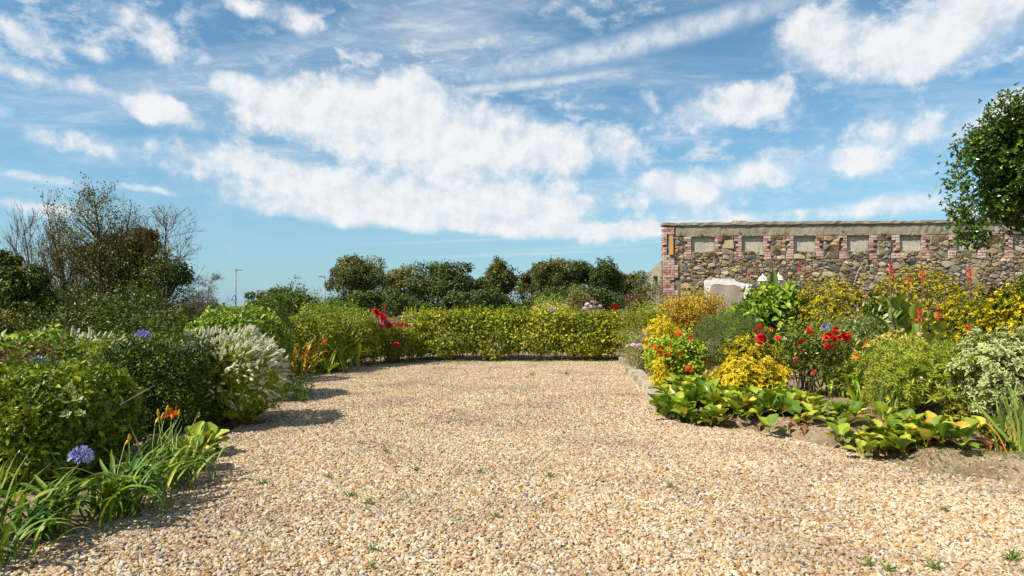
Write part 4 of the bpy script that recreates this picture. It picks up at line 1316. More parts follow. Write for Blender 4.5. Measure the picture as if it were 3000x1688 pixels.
# ------------------------------------------------------------------ dying trees at the left
GD = 'dying trees in the overgrown corner'
up = dict(up=.22, spread=.5, fwd=1.0)
def LT(px, ytop, d, label, **kw):
    p = wpt(px, HY, d)
    return bare_tree(kw.pop('name', 'dying_tree'), label, (p.x, d, -.1), EYE + (HY - ytop) / F * d, group=GD, **kw)
LT(92, 632, 27, 'bare twiggy tree above the ivy covered stump', r=.07, trunks=1, depth=3, limbs=26, P=up)
LT(205, 612, 28, 'bare upright tree of several stems between ivy stump and ashen trunk', r=.07, trunks=5, depth=3, limbs=22, P=up, leafmat='scrub', leaf_n=1500, leaf_L=.09)
LT(306, 583, 27, 'tallest dying tree with straight ashen trunk and rusty lichen twigs', r=.14, trunks=1, depth=3, limbs=60, P=dict(up=.07, spread=.7), mat='bark_lichen', leafmat='scrub', leaf_n=2600, leaf_L=.09)
LT(372, 588, 28, 'pale thin leader tree with sparse leaves beside the ashen trunk', r=.11, trunks=1, depth=3, limbs=40, leafmat='scrub', leaf_n=3200, leaf_L=.09, P=dict(up=.06, spread=.8), leaf_zone=lambda T: T[:, 2] < 4.6)
LT(455, 625, 28.5, 'half bare tree with brown ivy hanging on its upper trunk', r=.09, trunks=2, depth=4, limbs=20, leafmat='ivy', leaf_n=5200, leaf_L=.10, leaf_zone=lambda T: (T[:, 2] < 3.6) & (T[:, 0] < 1.2), P=dict(up=.05, spread=.65))
LT(12, 640, 26, 'broken bare snag at the frame edge above dark ivy', r=.06, trunks=2, depth=2, limbs=4, mat='bark_grey')
LT(585, 815, 34, 'small bare pale tree standing apart near the street lamp', r=.07, trunks=3, depth=4, limbs=14, mat='bark_grey', P=dict(up=.02, spread=1.0, len=(.5, .8)))
LT(462, 750, 26, 'leaning grey tree with bare twigs reaching towards the street lamp', r=.07, trunks=2, depth=3, limbs=14, mat='bark_grey', lean=(.10, 0), leafmat='ivy', leaf_n=2200, leaf_L=.10, P=dict(len=(.3, .5)))
def ivy_mass(x0, x1, y0, y1, d, label, mat, n, L=.11, name='ivy_clad_tree', lobes=16, lr=.55, seed=0):
    x = ((x0 + x1) / 2 - 1500) / F * d; rx = (x1 - x0) / 2 / F * d
    z1, z0 = EYE + (HY - y0) / F * d, max(EYE + (HY - y1) / F * d, .2)
    return leafy_tree(name, label, (x, d, -.1), (x, d, (z0 + z1) / 2), (rx, rx * .8, (z1 - z0) / 2), mat, n, L, lobes, lr, .12, GD, seed, flat=1)
ivy_mass(-60, 48, 735, 930, 24.5, 'dark ivy covered trunk cut by the frame edge', 'ivy', 8000, seed=21, lobes=22)
ivy_mass(22, 142, 758, 985, 21.5, 'ivy smothered tree stump, rounded top, below the bare twiggy tree', 'ivy', 13000, seed=22, lobes=34, lr=.42)
ivy_mass(395, 470, 668, 790, 28.2, 'rusty brown dying ivy mass high on the half bare tree', 'dry', 2400, L=.10, seed=23, lobes=34, lr=.26)
ivy_mass(400, 545, 765, 890, 26.5, 'green ivy crown spreading right of the brown ivy mass', 'ivy', 7500, seed=24, lobes=26, lr=.34)
ivy_mass(235, 470, 655, 905, 29, 'loose green creeper between the two pale leaders', 'scrub', 12500, L=.12, seed=25, lobes=80, lr=.17)
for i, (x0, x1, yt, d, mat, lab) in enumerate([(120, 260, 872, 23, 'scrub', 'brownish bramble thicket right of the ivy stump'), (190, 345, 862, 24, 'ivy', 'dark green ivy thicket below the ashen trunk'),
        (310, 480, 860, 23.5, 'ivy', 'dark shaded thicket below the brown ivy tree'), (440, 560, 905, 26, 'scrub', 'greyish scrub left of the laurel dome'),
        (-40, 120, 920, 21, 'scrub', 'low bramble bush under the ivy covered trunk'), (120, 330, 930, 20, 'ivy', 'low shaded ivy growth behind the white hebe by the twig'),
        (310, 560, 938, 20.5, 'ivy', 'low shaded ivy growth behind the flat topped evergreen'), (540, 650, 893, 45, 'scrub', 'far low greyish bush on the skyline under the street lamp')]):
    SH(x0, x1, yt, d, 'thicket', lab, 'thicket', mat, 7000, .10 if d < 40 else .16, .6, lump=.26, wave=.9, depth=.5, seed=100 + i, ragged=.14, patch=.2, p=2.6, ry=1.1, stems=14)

# ------------------------------------------------------------------ street lamps and sign
M['lamp_grey'] = plain_mat('galvanised', [(0, (.16, .17, .18)), (1, (.26, .27, .28))], .55, .4, 4, metal=.3)
M['lamp_dark'] = plain_mat('dark_metal', [(0, (.05, .05, .055)), (1, (.08, .08, .085))], .5)
M['sign_blue'] = plain_mat('sign_blue', [(0, (.012, .10, .42)), (1, (.018, .14, .50))], .4, .4, 2)
M['sign_white'] = plain_mat('sign_white', [(0, (.74, .75, .76)), (1, (.80, .80, .80))], .4, .4, 2)
def lamp(label, px, ytop, d, dirx):
    p = wpt(px, ytop, d); g = -.08 - .010 * max(0, d - 34)
    root = empty('street_lamp', (p.x, d, g), label, 'street lamp', 'street lamps along the road')
    H = p.z - g
    mb = MB(); lathe(mb, [(.11, 0), (.11, .9), (.085, 1.0), (.075, H - .05), (.0, H - .04)], 10); mb.obj('post', M['lamp_grey'], root, True)
    mb = MB(); lathe(mb, [(.07, 0), (.07, .3), (.0, .3)], 10, (0, 0, H - .42)); tube(mb, [(0, 0, H - .12), (0, 0, H - .03), (dirx * .12, 0, H)], .045, 6); mb.obj('bracket', M['lamp_dark'], root, True)
    mb = MB(); x0, x1 = sorted((dirx * .02, dirx * .68))
    V = [(x0,-.13,H),(x1,-.13,H),(x1,.13,H),(x0,.13,H),(x0,-.09,H+.09),(x1,-.06,H+.05),(x1,.06,H+.05),(x0,.09,H+.09)]
    mb.add(V, None, [(0,3,2,1),(4,5,6,7),(0,1,5,4),(1,2,6,5),(2,3,7,6),(3,0,4,7)]); hd = mb.obj('lamp_head', M['lamp_dark'], root)
    mb = MB(); box(mb, (x0 + .1, -.10, H - .02), (x1 - .08, .10, H - .002)); mb.obj('lens', M['sign_white'], hd)
lamp('grey street lamp carrying the blue pedestrian sign', 690, 792, 64, 1)
lamp('grey street lamp half hidden by the round olive tree', 951, 811, 72, -1)
c = wpt(686.5, 874, 63.8); s = 63.8 / F
sign = empty('road_sign', (c.x, c.y, c.z), 'blue pedestrian crossing sign with white walking figure on the lamp post', 'sign')
def plate(name, pts, y0, y1, mat, parent):
    mb = MB(); n = len(pts)
    pts = [(a * s, -b * s) for a, b in pts]
    V = [(a, y1, b) for a, b in pts] + [(a, y0, b) for a, b in pts]
    T = [tuple(n + i for i in t) for t in tess(pts)] + [tuple(reversed(t)) for t in tess(pts)]
    mb.add(V, T, [(i, (i + 1) % n, n + (i + 1) % n, n + i) for i in range(n)])
    return mb.obj(name, M[mat], parent)
pl = plate('plate', [(-8.4, 8), (8.4, 8), (8.4, 3.8), (1.3, -9.2), (.6, -9.7), (-.6, -9.7), (-1.3, -9.2), (-8.4, 3.8)], -.02, .02, 'sign_blue', sign)
fig = [(-.9,-3.7),(.1,-4.1),(1.3,-3.4),(1.8,-1.8),(3.7,-1.0),(3.5,-.2),(1.2,-1.0),(.6,-1.7),(.4,.2),(1.3,1.6),(2.5,4.4),(1.3,4.8),(.2,2.5),(-.9,1.2),(-1.9,2.8),(-3.9,4.6),(-4.7,3.8),(-2.8,2.0),(-1.7,-.2),(-1.6,-1.7),(-2.5,-.9),(-3.5,1.2),(-4.2,.8),(-3.0,-1.6)]
plate('walking_figure', fig, -.027, -.022, 'sign_white', pl)
plate('walking_head', [(math.cos(a) * 1.15 + .1, math.sin(a) * 1.2 - 5.4) for a in np.linspace(0, 6.28, 10, endpoint=False)], -.027, -.022, 'sign_white', pl)
plate('stripe', [(-6.7, 5.7), (6.7, 5.7), (6.7, 6.5), (-6.7, 6.5)], -.027, -.022, 'sign_white', pl)

# ------------------------------------------------------------------ middle distance: hedge and plants around it
hx = 3.12
hedge = empty('clipped_hedge', (.09, 17.75, 0), 'long bright yellow green clipped hedge across the end of the drive', 'hedge')
P, N = shell(26000, (hx, .52, .62), 5, .085, .5, .26, 1, -.98)
P = P + np.array([0, 0, .70]); ni = 4500; P[:ni] = (P[:ni] - [0, 0, .7]) * rng.uniform(.4, .92, (ni, 1)) * [1.08, 1, 1] + [0, 0, .7]
thin = (P[:, 2] > .17 + .10 * wob(np.c_[P[:, 0], 0 * P[:, 0], 0 * P[:, 0]], .8, 21)) | (rng.random(len(P)) < .12)
P, N = P[thin], N[thin]; m = len(P)
mb = MB()
D = unit(np.cross(N, rng.normal(size=(m, 3)))) + N * .35 + np.array([0, 0, .1])
leaves(mb, P, D, N * .6 + np.array([0, 0, .55]) + rng.normal(size=(m, 3)) * .5, .072 * rng.uniform(.6, 1.3, m), .66, LEAF7, np.clip(rng.normal(.46, .24, m) + .10 * wob(P, .3, 3) + .10 * wob(P, 1.5, 4), 0, 1))
ns = 330                                                     # upright shoots along the top
sx = rng.uniform(-hx * .97, hx * .97, ns); sy = rng.uniform(-.45, .45, ns)
hh = np.where(sx < -.2, rng.uniform(.05, .26, ns), rng.uniform(.0, .16, ns))
for j in range(9):
    Pj = np.c_[sx + rng.normal(size=ns) * .01, sy, 1.26 + hh * j / 8 - .04]
    Dj = np.c_[rng.normal(size=ns), rng.normal(size=ns), np.full(ns, 1.1)]
    leaves(mb, Pj, Dj, rng.normal(size=(ns, 3)) + [0, -.4, .3], .05 * rng.uniform(.7, 1.1, ns), .6, LEAF7, np.clip(rng.normal(.68, .15, ns), 0, 1))
mb.obj('foliage', M['hedge'], hedge, kind='stuff')
sb = MB()
for i in range(70):
    x = rng.uniform(-hx, hx) * .97
    tube(sb, [(x, rng.normal() * .15, -.05), (x + rng.normal() * .05, rng.normal() * .2 - .1, .3), (x + rng.normal() * .15, rng.normal() * .2, .7)], [.012, .009, .005], 4)
sb.obj('stems', M['bark_grey'], hedge, kind='stuff')

def loose_hedge(x0, x1, yt, d, lab, seed, n=14000):
    return SH(x0, x1, yt, d, 'loose_hedge', lab, 'hedge', 'hedge_loose', n, .055, .62, p=3.0, lump=.10, wave=.5, depth=.3, seed=seed, ragged=.06, ry=.55, tmpl=LEAF4, stems=26, stem_mat='bark_grey', z0=.15)
loose_hedge(825, 1000, 918, 14.6, 'loose yellow green shrub behind the orange montbretia', 31)
loose_hedge(960, 1110, 930, 15.9, 'loose yellow green hedge with bare lower stems below the red roses', 32)
loose_hedge(1080, 1215, 955, 17.0, 'lowest piece of loose hedge joining the clipped hedge', 33, 11000)
SH(875, 1075, 893, 18.5, 'flowering_shrub', 'fresh green shrub with scattered red flowers behind the loose hedge', 'shrub', 'laurel', 11000, .06, .5, lump=.12, wave=.5, depth=.3, seed=34, ragged=.08, ry=.8)
SH(930, 1010, 872, 20, 'round_shrub', 'mid green rounded shrub in front of the round olive tree', 'shrub', 'dark2', 7000, .07, .5, lump=.1, seed=35)
SH(872, 968, 862, 21, 'loose_shrub', 'loose pale green shrub with upright sprays before the far lamp', 'shrub', 'hebe_grey', 5500, .08, .35, lump=.2, wave=.4, depth=.5, ragged=.14, seed=36)
SH(775, 925, 845, 20, 'leafy_shrub', 'tall dark green leafy shrub behind the clipped dome bush', 'shrub', 'dark2', 11000, .085, .5, lump=.15, wave=.5, depth=.3, seed=37, ragged=.08)
SH(698, 852, 873, 12.6, 'clipped_dome', 'clipped dark green dome bush behind the laurel bush', 'bush', 'dark2', 17000, .035, .6, lump=.02, depth=.08, seed=38, z0=-.1)
E = SH(568, 830, 908, 10.4, 'laurel_bush', 'big rounded light green laurel bush behind the white flowering hebe', 'bush', 'laurel', 8000, .085, .46, lump=.05, wave=.4, depth=.25, seed=39, tmpl=LEAF7, p=2.6, ry=.72)
big_leaf_parts(E, LAUR, 290, .085, (0, 0, .70), (.73, .72, .70), 2.6, seed=39, lump=.05)

roses = empty('rose_bush', (wpt(1120, 895, 16.6).x, 16.6, .03), 'tall rose bush with clusters of crimson and pink blooms at the hedge end', 'rose bush')
for px, py, me in [(1100,917,ROSE),(1096,913,ROSE),(1104,921,ROSE),(1121,930,ROSE),(1128,937,ROSE),(1133,943,ROSE_PINK),(1125,940,ROSE_PINK),(1136,950,ROSE),(1130,945,ROSE_PINK),(1112,957,ROSE_PINK),(1118,955,ROSE_PINK),(1144,957,ROSE),(1155,950,ROSE_PINK),(1180,954,ROSE),(1190,956,ROSE_PINK),(1161,1011,ROSE),(1085,952,ROSE),(1108,961,ROSE_PINK),(1139,960,ROSE),(1122,934,ROSE),(1166,953,ROSE_PINK),(1116,923,ROSE)]:
    q = wpt(px, py, 16.2 + rng.normal() * .15) - roses.location
    stalk(roses, (q.x * .6, .1, .2), q, .005)
    link('bloom', me, roses, q, (-.7 + rng.normal() * .3, rng.normal() * .4, rng.random() * 6), 1.6)
mb = MB(); n = 900
Pq = np.c_[rng.normal(size=n) * .32, rng.normal(size=n) * .15 - .2, rng.uniform(.3, 1.15, n)]
leaves(mb, Pq, rng.normal(size=(n, 3)), rng.normal(size=(n, 3)) + [0, 0, .8], .05, .6, LEAF7); mb.obj('foliage', M['rose'], roses, kind='stuff')

def canna(label, base, tops, leaf_n, Lr, zl, name='canna', group='canna lilies'):
    root = empty(name, base, label, 'canna', group)
    for i, t in enumerate(tops):
        q = Vector(t) - root.location
        mb = MB(); tube(mb, [(q.x * .35, q.y * .35, -.03), (q.x * .8, q.y * .8, q.z * .45), (q.x, q.y, q.z - .36)], [.017, .014, .009], 6); mb.obj('stem', M['stem_red'], root, True)
        link('flower_spike', CSP[i % 3], root, (q.x, q.y, q.z - .38), (0, 0, rng.random() * 6))
    feet = [Vector(t) - root.location for t in tops] or [Vector((0, 0, 1))]
    for i in range(leaf_n):
        q = feet[i % len(feet)]
        az = i * 2.4 + rng.normal() * .4
        zz = rng.uniform(*zl)
        f = min(zz / max(q.z, .3), .95)
        el = rng.uniform(.7, 1.35)
        D = np.array([math.cos(az) * math.cos(el), math.sin(az) * math.cos(el), math.sin(el)])
        Nn = np.array([-math.cos(az) * math.sin(el), -math.sin(az) * math.sin(el), math.cos(el)]) + rng.normal(size=3) * .15
        leaf_obj('leaf', CANNA[i % 3], root, np.array([q.x * f + rng.normal() * .05, q.y * f + rng.normal() * .05, zz]), D, Nn, float(rng.uniform(*Lr)))
    return root
b = wpt(1140, 895, 17.6)
canna('red flowered canna rising among the crimson roses', (b.x, 17.6, 0), [wpt(1127, 896, 17.6), wpt(1109, 910, 17.6), wpt(1187, 925, 17.7)], 6, (.3, .45), (.5, .9))
# plants seen over the hedge
SH(1545, 1695, 893, 21, 'variegated_shrub', 'low yellow and cream variegated mound seen over the hedge', 'shrub', 'cream', 8000, .05, .55, lump=.08, seed=41, z0=.2)
lol = SH(1662, 1722, 852, 23, 'standard_tree', 'small pale lollipop tree on two bare stakes behind the hedge', 'tree', 'oak_pale', 4500, .06, .55, lump=.12, ragged=.08, seed=42, z0=1.25)
mb = MB()
for dx in (-.12, .0, .13): tube(mb, [(dx, 0, -.1), (dx * 1.1, 0, 1.3)], .03, 6)
mb.obj('trunk', M['bark_grey'], lol)
bud = SH(1700, 1765, 893, 21.5, 'buddleia_shrub', 'grey green shrub with pale lilac flower heads behind the hedge', 'shrub', 'santolina', 4500, .07, .35, lump=.12, ragged=.1, seed=43)
for px, py in ((1720,893),(1735,886),(1748,890),(1742,902),(1757,898),(1712,905),(1728,900),(1750,912)):
    link('flower', BUDD, bud, wpt(px, py, 21.1) - bud.location, (-.6, 0, rng.random() * 6), 2.2)
SH(1835, 1895, 855, 29, 'purple_shrub', 'dusky purple leaved shrub left of the side wall', 'shrub', 'purple', 4500, .09, .5, lump=.15, ragged=.1, seed=44)
SH(1560, 1660, 872, 25, 'leafy_shrub', 'pale green leafy shrub behind the variegated mound', 'shrub', 'hebe', 4500, .09, .5, lump=.15, ragged=.1, seed=45)
bird = empty('bird_bath', (wpt(1197, 895, 24).x, 24, -.05), 'small grey stone bird bath in shade behind the hedge', 'bird bath')
mb = MB(); lathe(mb, [(0, 0), (.22, 0), (.18, .1), (.09, .2), (.07, .7), (.1, .95), (.16, 1.02), (0, 1.02)], 14); mb.obj('pedestal', M['concrete'], bird, True)
mb = MB(); lathe(mb, [(0, 1.02), (.2, 1.03), (.34, 1.12), (.35, 1.16), (.31, 1.16), (.1, 1.08), (0, 1.07)], 18); mb.obj('bowl', M['concrete'], bird, True)
def aga(label, px, py, d, s, straps_n=0, base=None, group='agapanthus', lean=None, n2=()):
    q = wpt(px, py, d)
    b = (q.x, q.y, zs(q.x, q.y)) if base is None else base
    root = empty('agapanthus', b, label, 'agapanthus', group)
    for (pp, yy) in ((px, py),) + tuple(n2):
        h = wpt(pp, yy, d) - root.location
        stalk(root, (h.x * .1, h.y * .1, 0), h - Vector((0, 0, .02)), .006, bow=.02)
        link('flower_head', AGA, root, h, (rng.normal() * .15, rng.normal() * .15, rng.random() * 6), s)
    if straps_n: strap_clump(root, straps_n, ST_WIDE, .35, .56, .07, lean=lean)
    return root
aga('two blue agapanthus heads over the hedge near the variegated mound', 1617, 914, 20, 1.3, 10, n2=((1606, 919),))
aga('blue agapanthus head over the hedge below the lilac shrub', 1712, 917, 20, 1.5, 10)
aga('lone blue agapanthus head over the hedge left of the variegated mound', 1523, 917, 21, 1.2, 8)
aga('pair of blue agapanthus heads beside the bird bath', 1240, 924, 23, 1.1, 8, n2=((1231, 922),))
rr_ = empty('rose_bush', (wpt(1803, 895, 17.9).x, 17.9, 0), 'slender rose with two red blooms above the hedge end', 'rose bush')
for px, py, s in ((1800, 900, 2.0), (1812, 915, 1.2)):
    q = wpt(px, py, 17.6) - rr_.location; stalk(rr_, (0, 0, 0), q, .006); link('bloom', ROSE, rr_, q, (-.9, .2, 0), s)

# ------------------------------------------------------------------ left bed
A = shrub('evergreen_bush', 'large boxy glossy dark evergreen bush nearest the camera on the left', 'bush', -4.40, 5.55, .04, .93, .98, .72, 'glossy_light', 24000, .064, .42, p=4, lump=.04, wave=.4, depth=.2, tmpl=LEAF7, seed=51, stems=24)
A2 = empty('griselinia_shrub', (-3.78, 5.5, zs(-3.78, 5.5)), 'round leaved lime green shrub growing out of the boxy evergreen', 'shrub')
big_leaf_parts(A2, LIME, 130, .085, (-.02, .05, .62), (.34, .5, .26), 2.4, seed=52, lump=.05, depth=.12)
mb = MB(); stems_mb(mb, [(rng.normal() * .2, rng.normal() * .35, .75) for _ in range(14)], .012, .005, .1); mb.obj('stems', M['bark'], A2, kind='stuff')
ev = empty('variegated_sprig', (-3.9, 5.1, .1), 'cream edged variegated leaf rosettes on the face of the boxy evergreen', 'shrub')
for (px, py) in ((185,1160),(240,1170),(205,1215),(245,1213),(215,1138)):
    c = wpt(px - 12, py, 5.02) - ev.location
    ax = unit(np.array([.35, -.6, .45]) + rng.normal(size=3) * .35)
    for j in range(9):
        ph, th = j * 2.4, .5 + .1 * j
        u = unit(np.cross(ax, [0, 0, 1])); w = np.cross(unit(ax), u)
        rad = u * math.cos(ph) + w * math.sin(ph)
        D = unit(ax) * math.cos(th) + rad * math.sin(th); Nn = unit(ax) * math.sin(th) - rad * math.cos(th)
        leaf_obj('leaf', EDGE[j % 2], ev, np.array(c), D, Nn, .048)
shrub('evergreen_bush', 'low flat topped evergreen bush behind the round leaved lime shrub', 'bush', -4.80, 7.0, .04, .90, .66, .50, 'dark2', 11000, .047, .45, p=3.2, lump=.04, depth=.2, seed=53, tmpl=LEAF7)
shrub('evergreen_bush', 'boxy clipped dark evergreen bush beside the white flowering hebe', 'bush', -4.12, 7.8, .04, 1.09, .60, .56, 'dark', 21000, .045, .46, p=4, lump=.035, wave=.35, depth=.16, seed=54, tmpl=LEAF7, stems=20)
D_ = shrub('hebe_bush', 'domed hebe bush covered in white flower spikes at the gravel edge', 'hebe', -3.62, 8.25, .05, 1.06, .66, .62, 'hebe_lime', 2500, .075, .2, style='rosette', k=7, tmpl=LANCE, p=2.3, lump=.04, depth=.2, seed=55, up=.35)
spikes_on(D_, 298, (0, 0, .55), (.67, .63, .52), 1.15, 2.3, lambda P, N: (N[:, 0] * .6 - N[:, 1] * .5 + N[:, 2] * .55 > .15), 55)
mb = MB(); P, N = shell(560, (.67, .63, .52), 2.3, .05, .35, .0, 55, -.3)
for p, q in zip(P, N):
    if q[2] + .4 * q[0] < .25: continue
    co = np.zeros(len(SPK[0].vertices) * 3, np.float32); SPK[0].vertices.foreach_get('co', co)
    mb.add(co.reshape(-1, 3) @ np.array(frame(q * .9 + np.array([.2, -.1, .1]) + rng.normal(size=3) * .3, rng.normal(size=3))).T * rng.uniform(.8, 1.2) + p + np.array([0, 0, .55]),
           [list(f.vertices) for f in SPK[0].polygons if len(f.vertices) == 3], [list(f.vertices) for f in SPK[0].polygons if len(f.vertices) == 4])
mb.obj('small_flower_spikes', M['white_spike'], D_, kind='stuff')
F_ = shrub('griselinia_shrub', 'lime green shrub with large rounded leaves at the left frame edge', 'shrub', -6.6, 8.9, .1, 1.08, .72, .6, 'laurel', 4500, .09, .6, p=2.4, lump=.06, seed=56, tmpl=LEAF7)
big_leaf_parts(F_, LIME, 120, .11, (0, 0, .55), (.72, .6, .52), 2.4, seed=56)
rs = shrub('rose_bush', 'dusky leaved rose with red stems before the lime shrub at the frame edge', 'rose bush', -5.9, 7.9, .15, 1.05, .48, .4, 'purple', 1800, .045, .6, lump=.1, ragged=.08, depth=.35, seed=57, stem_mat='stem_red', stems=20, tmpl=LEAF7)
G2 = shrub('hebe_bush', 'smaller white flowering hebe behind the low flat topped evergreen', 'hebe', -5.95, 9.1, .05, 1.04, .52, .45, 'hebe_lime', 1200, .075, .2, style='rosette', k=7, tmpl=LANCE, lump=.06, depth=.2, seed=58)
spikes_on(G2, 70, (0, 0, .54), (.53, .46, .52), 1.1, 2.3, lambda P, N: N[:, 2] > .1, 58)
shrub('low_hedge', 'low dark clipped hedge behind the smaller white hebe', 'hedge', -6.3, 10.9, .05, 1.0, 1.5, .4, 'dark2', 15000, .045, .5, p=4.5, lump=.04, seed=59)
st = empty('dead_branch', (wpt(330, 1055, 8.2).x, 8.2, .1), 'grey lichen crusted dead branch sticking up between the evergreens', 'branch')
mb = MB(); q = [wpt(320, 1062, 8.2), wpt(326, 1040, 8.2), wpt(332, 1015, 8.2), wpt(338, 990, 8.2)]
tube(mb, [Vector((0, 0, 0))] + [p - st.location for p in q], [.02, .018, .017, .015, .013], 7); mb.obj('trunk', M['bark_grey'], st)
mb = MB(); a = wpt(333, 1010, 8.2) - st.location
tube(mb, [a, a + Vector((.06, 0, .02)), a + Vector((.1, 0, .05))], [.008, .006, .003], 5); tube(mb, [a, a + Vector((-.1, 0, -.1)), a + Vector((-.22, 0, -.2))], [.005, .004, .002], 5); mb.obj('twig', M['bark_grey'], st)
aga('blue agapanthus head above the boxy clipped evergreen', 418, 992, 8.9, 1.35, 0)
aga('blue agapanthus head between the dusky rose and the low evergreen', 112, 1066, 7.3, 1.0, 0, n2=((122, 1072),))
# front of the left bed
base = gnd(105, 1560, .04)
ag = aga('agapanthus clump with one blue head at the near left corner', 237, 1342, 4.2, .85, 60, base=base, lean=-.9)
strap_clump(ag, 26, ST_GREY, .35, .6, .10, c=(-.25, -.15, 0), lean=-1.0)
strap_clump(ag, 30, ST_GREEN, .35, .6, .10, c=(.1, -.45, 0), lean=-.9)
strap_clump(ag, 26, ST_WIDE, .35, .55, .10, c=(-.2, -.75, 0), lean=-.8)
strap_clump(ag, 24, ST_LIME, .35, .62, .10, c=(-.45, -.2, 0), lean=-1.2)
def daylily(label, base, n, L, blooms, meshes=ST_GREEN, d=None, lean=-.9, foot=.14, bscale=1.0, group='daylilies'):
    root = empty('daylily', base, label, 'daylily', group)
    strap_clump(root, n, meshes, L[0], L[1], foot, lean=lean)
    for kind, px, py, dd in blooms:
        q = wpt(px, py, dd) - root.location
        stalk(root, (q.x * .15, q.y * .15, 0), q, .0045 * bscale, bow=.03)
        if kind == 'f':
            link('flower', DAYLILY, root, q, (-1.0 + rng.normal() * .2, .4 + rng.normal() * .3, rng.random() * 6), 1.0 * bscale)
        else:
            link('bud', BUD, root, q, (rng.normal() * .3, .35 + rng.normal() * .2, 0), 1.1 * bscale)
    return root
daylily('daylily clump arching over the gravel beside the agapanthus', gnd(330, 1500, .04), 110, (.36, .62), [('b', 365, 1305, 4.9), ('b', 378, 1296, 4.9)])
daylily('daylily clump with one open orange flower below the boxy clipped bush', gnd(455, 1420, .04), 90, (.34, .58), [('f', 503, 1219, 5.6), ('b', 464, 1222, 5.6), ('b', 472, 1232, 5.6), ('b', 487, 1210, 5.6), ('b', 524, 1222, 5.6), ('b', 455, 1240, 5.6)])
root = daylily('bluish sword leaved clump at the gravel edge behind the daylilies', gnd(520, 1395, .03), 26, (.3, .5), [], ST_GREY, lean=-.5)
sd = stalk(root, (0, 0, 0), wpt(580, 1215, 5.9) - root.location, .004, name='seed_stalk')
for t in np.linspace(.35, 1, 12):
    q = (wpt(580, 1215, 5.9) - root.location) * t; link('seed_pod', BUD, root, q + Vector((rng.normal() * .006, 0, 0)), (rng.normal() * .6, rng.normal() * .6, 0), .35)
def ring_pts(px, py, rad, n, z=.03):
    c = gnd(px, py, z)
    return [(c.x + rng.normal() * rad, c.y + rng.normal() * rad * .7) for _ in range(n)]
GB = 'bergenia clumps'
bergenia('bergenia_clump', 'bergenia plant with upright round leaves in front of the boxy clipped bush', ring_pts(598, 1325, .08, 5), .14, .18, GB, .1)
bergenia('bergenia_clump', 'pale bergenia leaves tucked behind the daylily leaves', ring_pts(525, 1375, .12, 6), .15, .2, GB, .1)
bergenia('bergenia_clump', 'yellowing bergenia leaves under the white hebe at the gravel', ring_pts(735, 1235, .14, 6), .12, .17, GB, .15)
bergenia('bergenia_clump', 'bergenia rosettes at the foot of the orange montbretia', ring_pts(900, 1092, .22, 7) + ring_pts(960, 1085, .2, 6), .18, .26, GB, .1)
bergenia('bergenia_clump', 'small bergenia at the foot of the loose hedge', ring_pts(985, 1083, .16, 5), .16, .24, GB, .05)
fern = shrub('feathery_plant', 'feathery green plant between white hebe and gravel', 'plant', -3.42, 10.2, .02, .36, .24, .3, 'weed', 2600, .05, .2, seed=60, stems=0, ragged=.04)
mont = empty('montbretia', tuple(gnd(850, 1098, .04)), 'grassy montbretia clump with orange flowers and browning leaves', 'montbretia')
strap_clump(mont, 60, ST_ORG, .5, .95, .28, lean=-1.2, prob=[.3, .3, .2, .1, .1]); strap_clump(mont, 50, ST_GREEN, .5, 1.0, .3, prob=[.4, .3, .2, .05, .05]); strap_clump(mont, 34, ST_LIME, .6, 1.05, .2, c=(.75, .9, 0), prob=[.5, .3, .2, 0, 0])
for px, py in ((950,1000),(947,1008),(881,1022),(884,998),(895,1035),(900,1030),(906,1030),(936,1022),(870,1040),(955,997),(889,1038),(951,1004),(810,1040)):
    q = wpt(px, py, 13.0) - mont.location; stalk(mont, (q.x * .5, q.y * .5, 0), q, .004); link('flower', DAYLILY, mont, q, (-.8, .5, rng.random() * 6), .85)

# ------------------------------------------------------------------ right bed, back to front
shrub('leafy_shrub', 'loose yellow green shrub joining the clipped hedge to the bed', 'shrub', wpt(1880, 895, 16.4).x, 16.4, .05, 1.5, .5, .5, 'hedge_loose', 9000, .05, .5, lump=.12, ragged=.1, depth=.3, seed=61)
sp = shrub('climbing_rose', 'straggling climber with rusty leaves against the concrete side wall', 'climber', 4.15, 19.6, .3, 2.5, .32, .3, 'scrub', 1700, .07, .6, lump=.2, ragged=.15, depth=.4, seed=62, p=2)
SH(1985, 2075, 846, 17.6, 'variegated_shrub', 'cream flecked loose shrub against the whitewashed patch', 'shrub', 'cream', 5200, .055, .5, lump=.15, ragged=.12, depth=.4, seed=63)
SH(1870, 1990, 895, 17.2, 'leafy_shrub', 'green and cream shrub at the foot of the brick corner', 'shrub', 'hebe_lime', 7000, .06, .5, lump=.12, ragged=.1, depth=.3, seed=64)
gb = SH(1945, 2120, 872, 15.4, 'golden_shrub', 'golden brown flat topped shrub on twisted stems below the brick corner', 'shrub', 'golden_brown', 11000, .048, .6, z0=.75, lump=.14, wave=.4, depth=.25, seed=65, ragged=.05, stems=26, tmpl=LEAF7, ry=.6)
mb = MB()
for i in range(6): tube(mb, [(rng.normal() * .1, rng.normal() * .1, -.05), (rng.normal() * .15, -.1, .4), (rng.normal() * .35 + .1, -.15, .85), (rng.normal() * .5, -.1, 1.2)], [.03, .025, .018, .01], 6)
mb.obj('trunk', M['bark_grey'], gb)
glob = empty('garden_lamp', (wpt(2270, 895, 17).x, 17, 0), 'cream three globe garden lamp behind the hydrangea', 'garden lamp')
M['globe'] = plain_mat('cream_globe', [(0, (.66, .60, .42)), (1, (.72, .66, .48))], .35, .5, 2)
mb = MB(); zc = EYE + (HY - 838) / F * 17
lathe(mb, [(.0, 0), (.14, 0), (.12, .08), (.045, .16), (.04, zc - .1), (.06, zc - .05), (.035, zc)], 12)
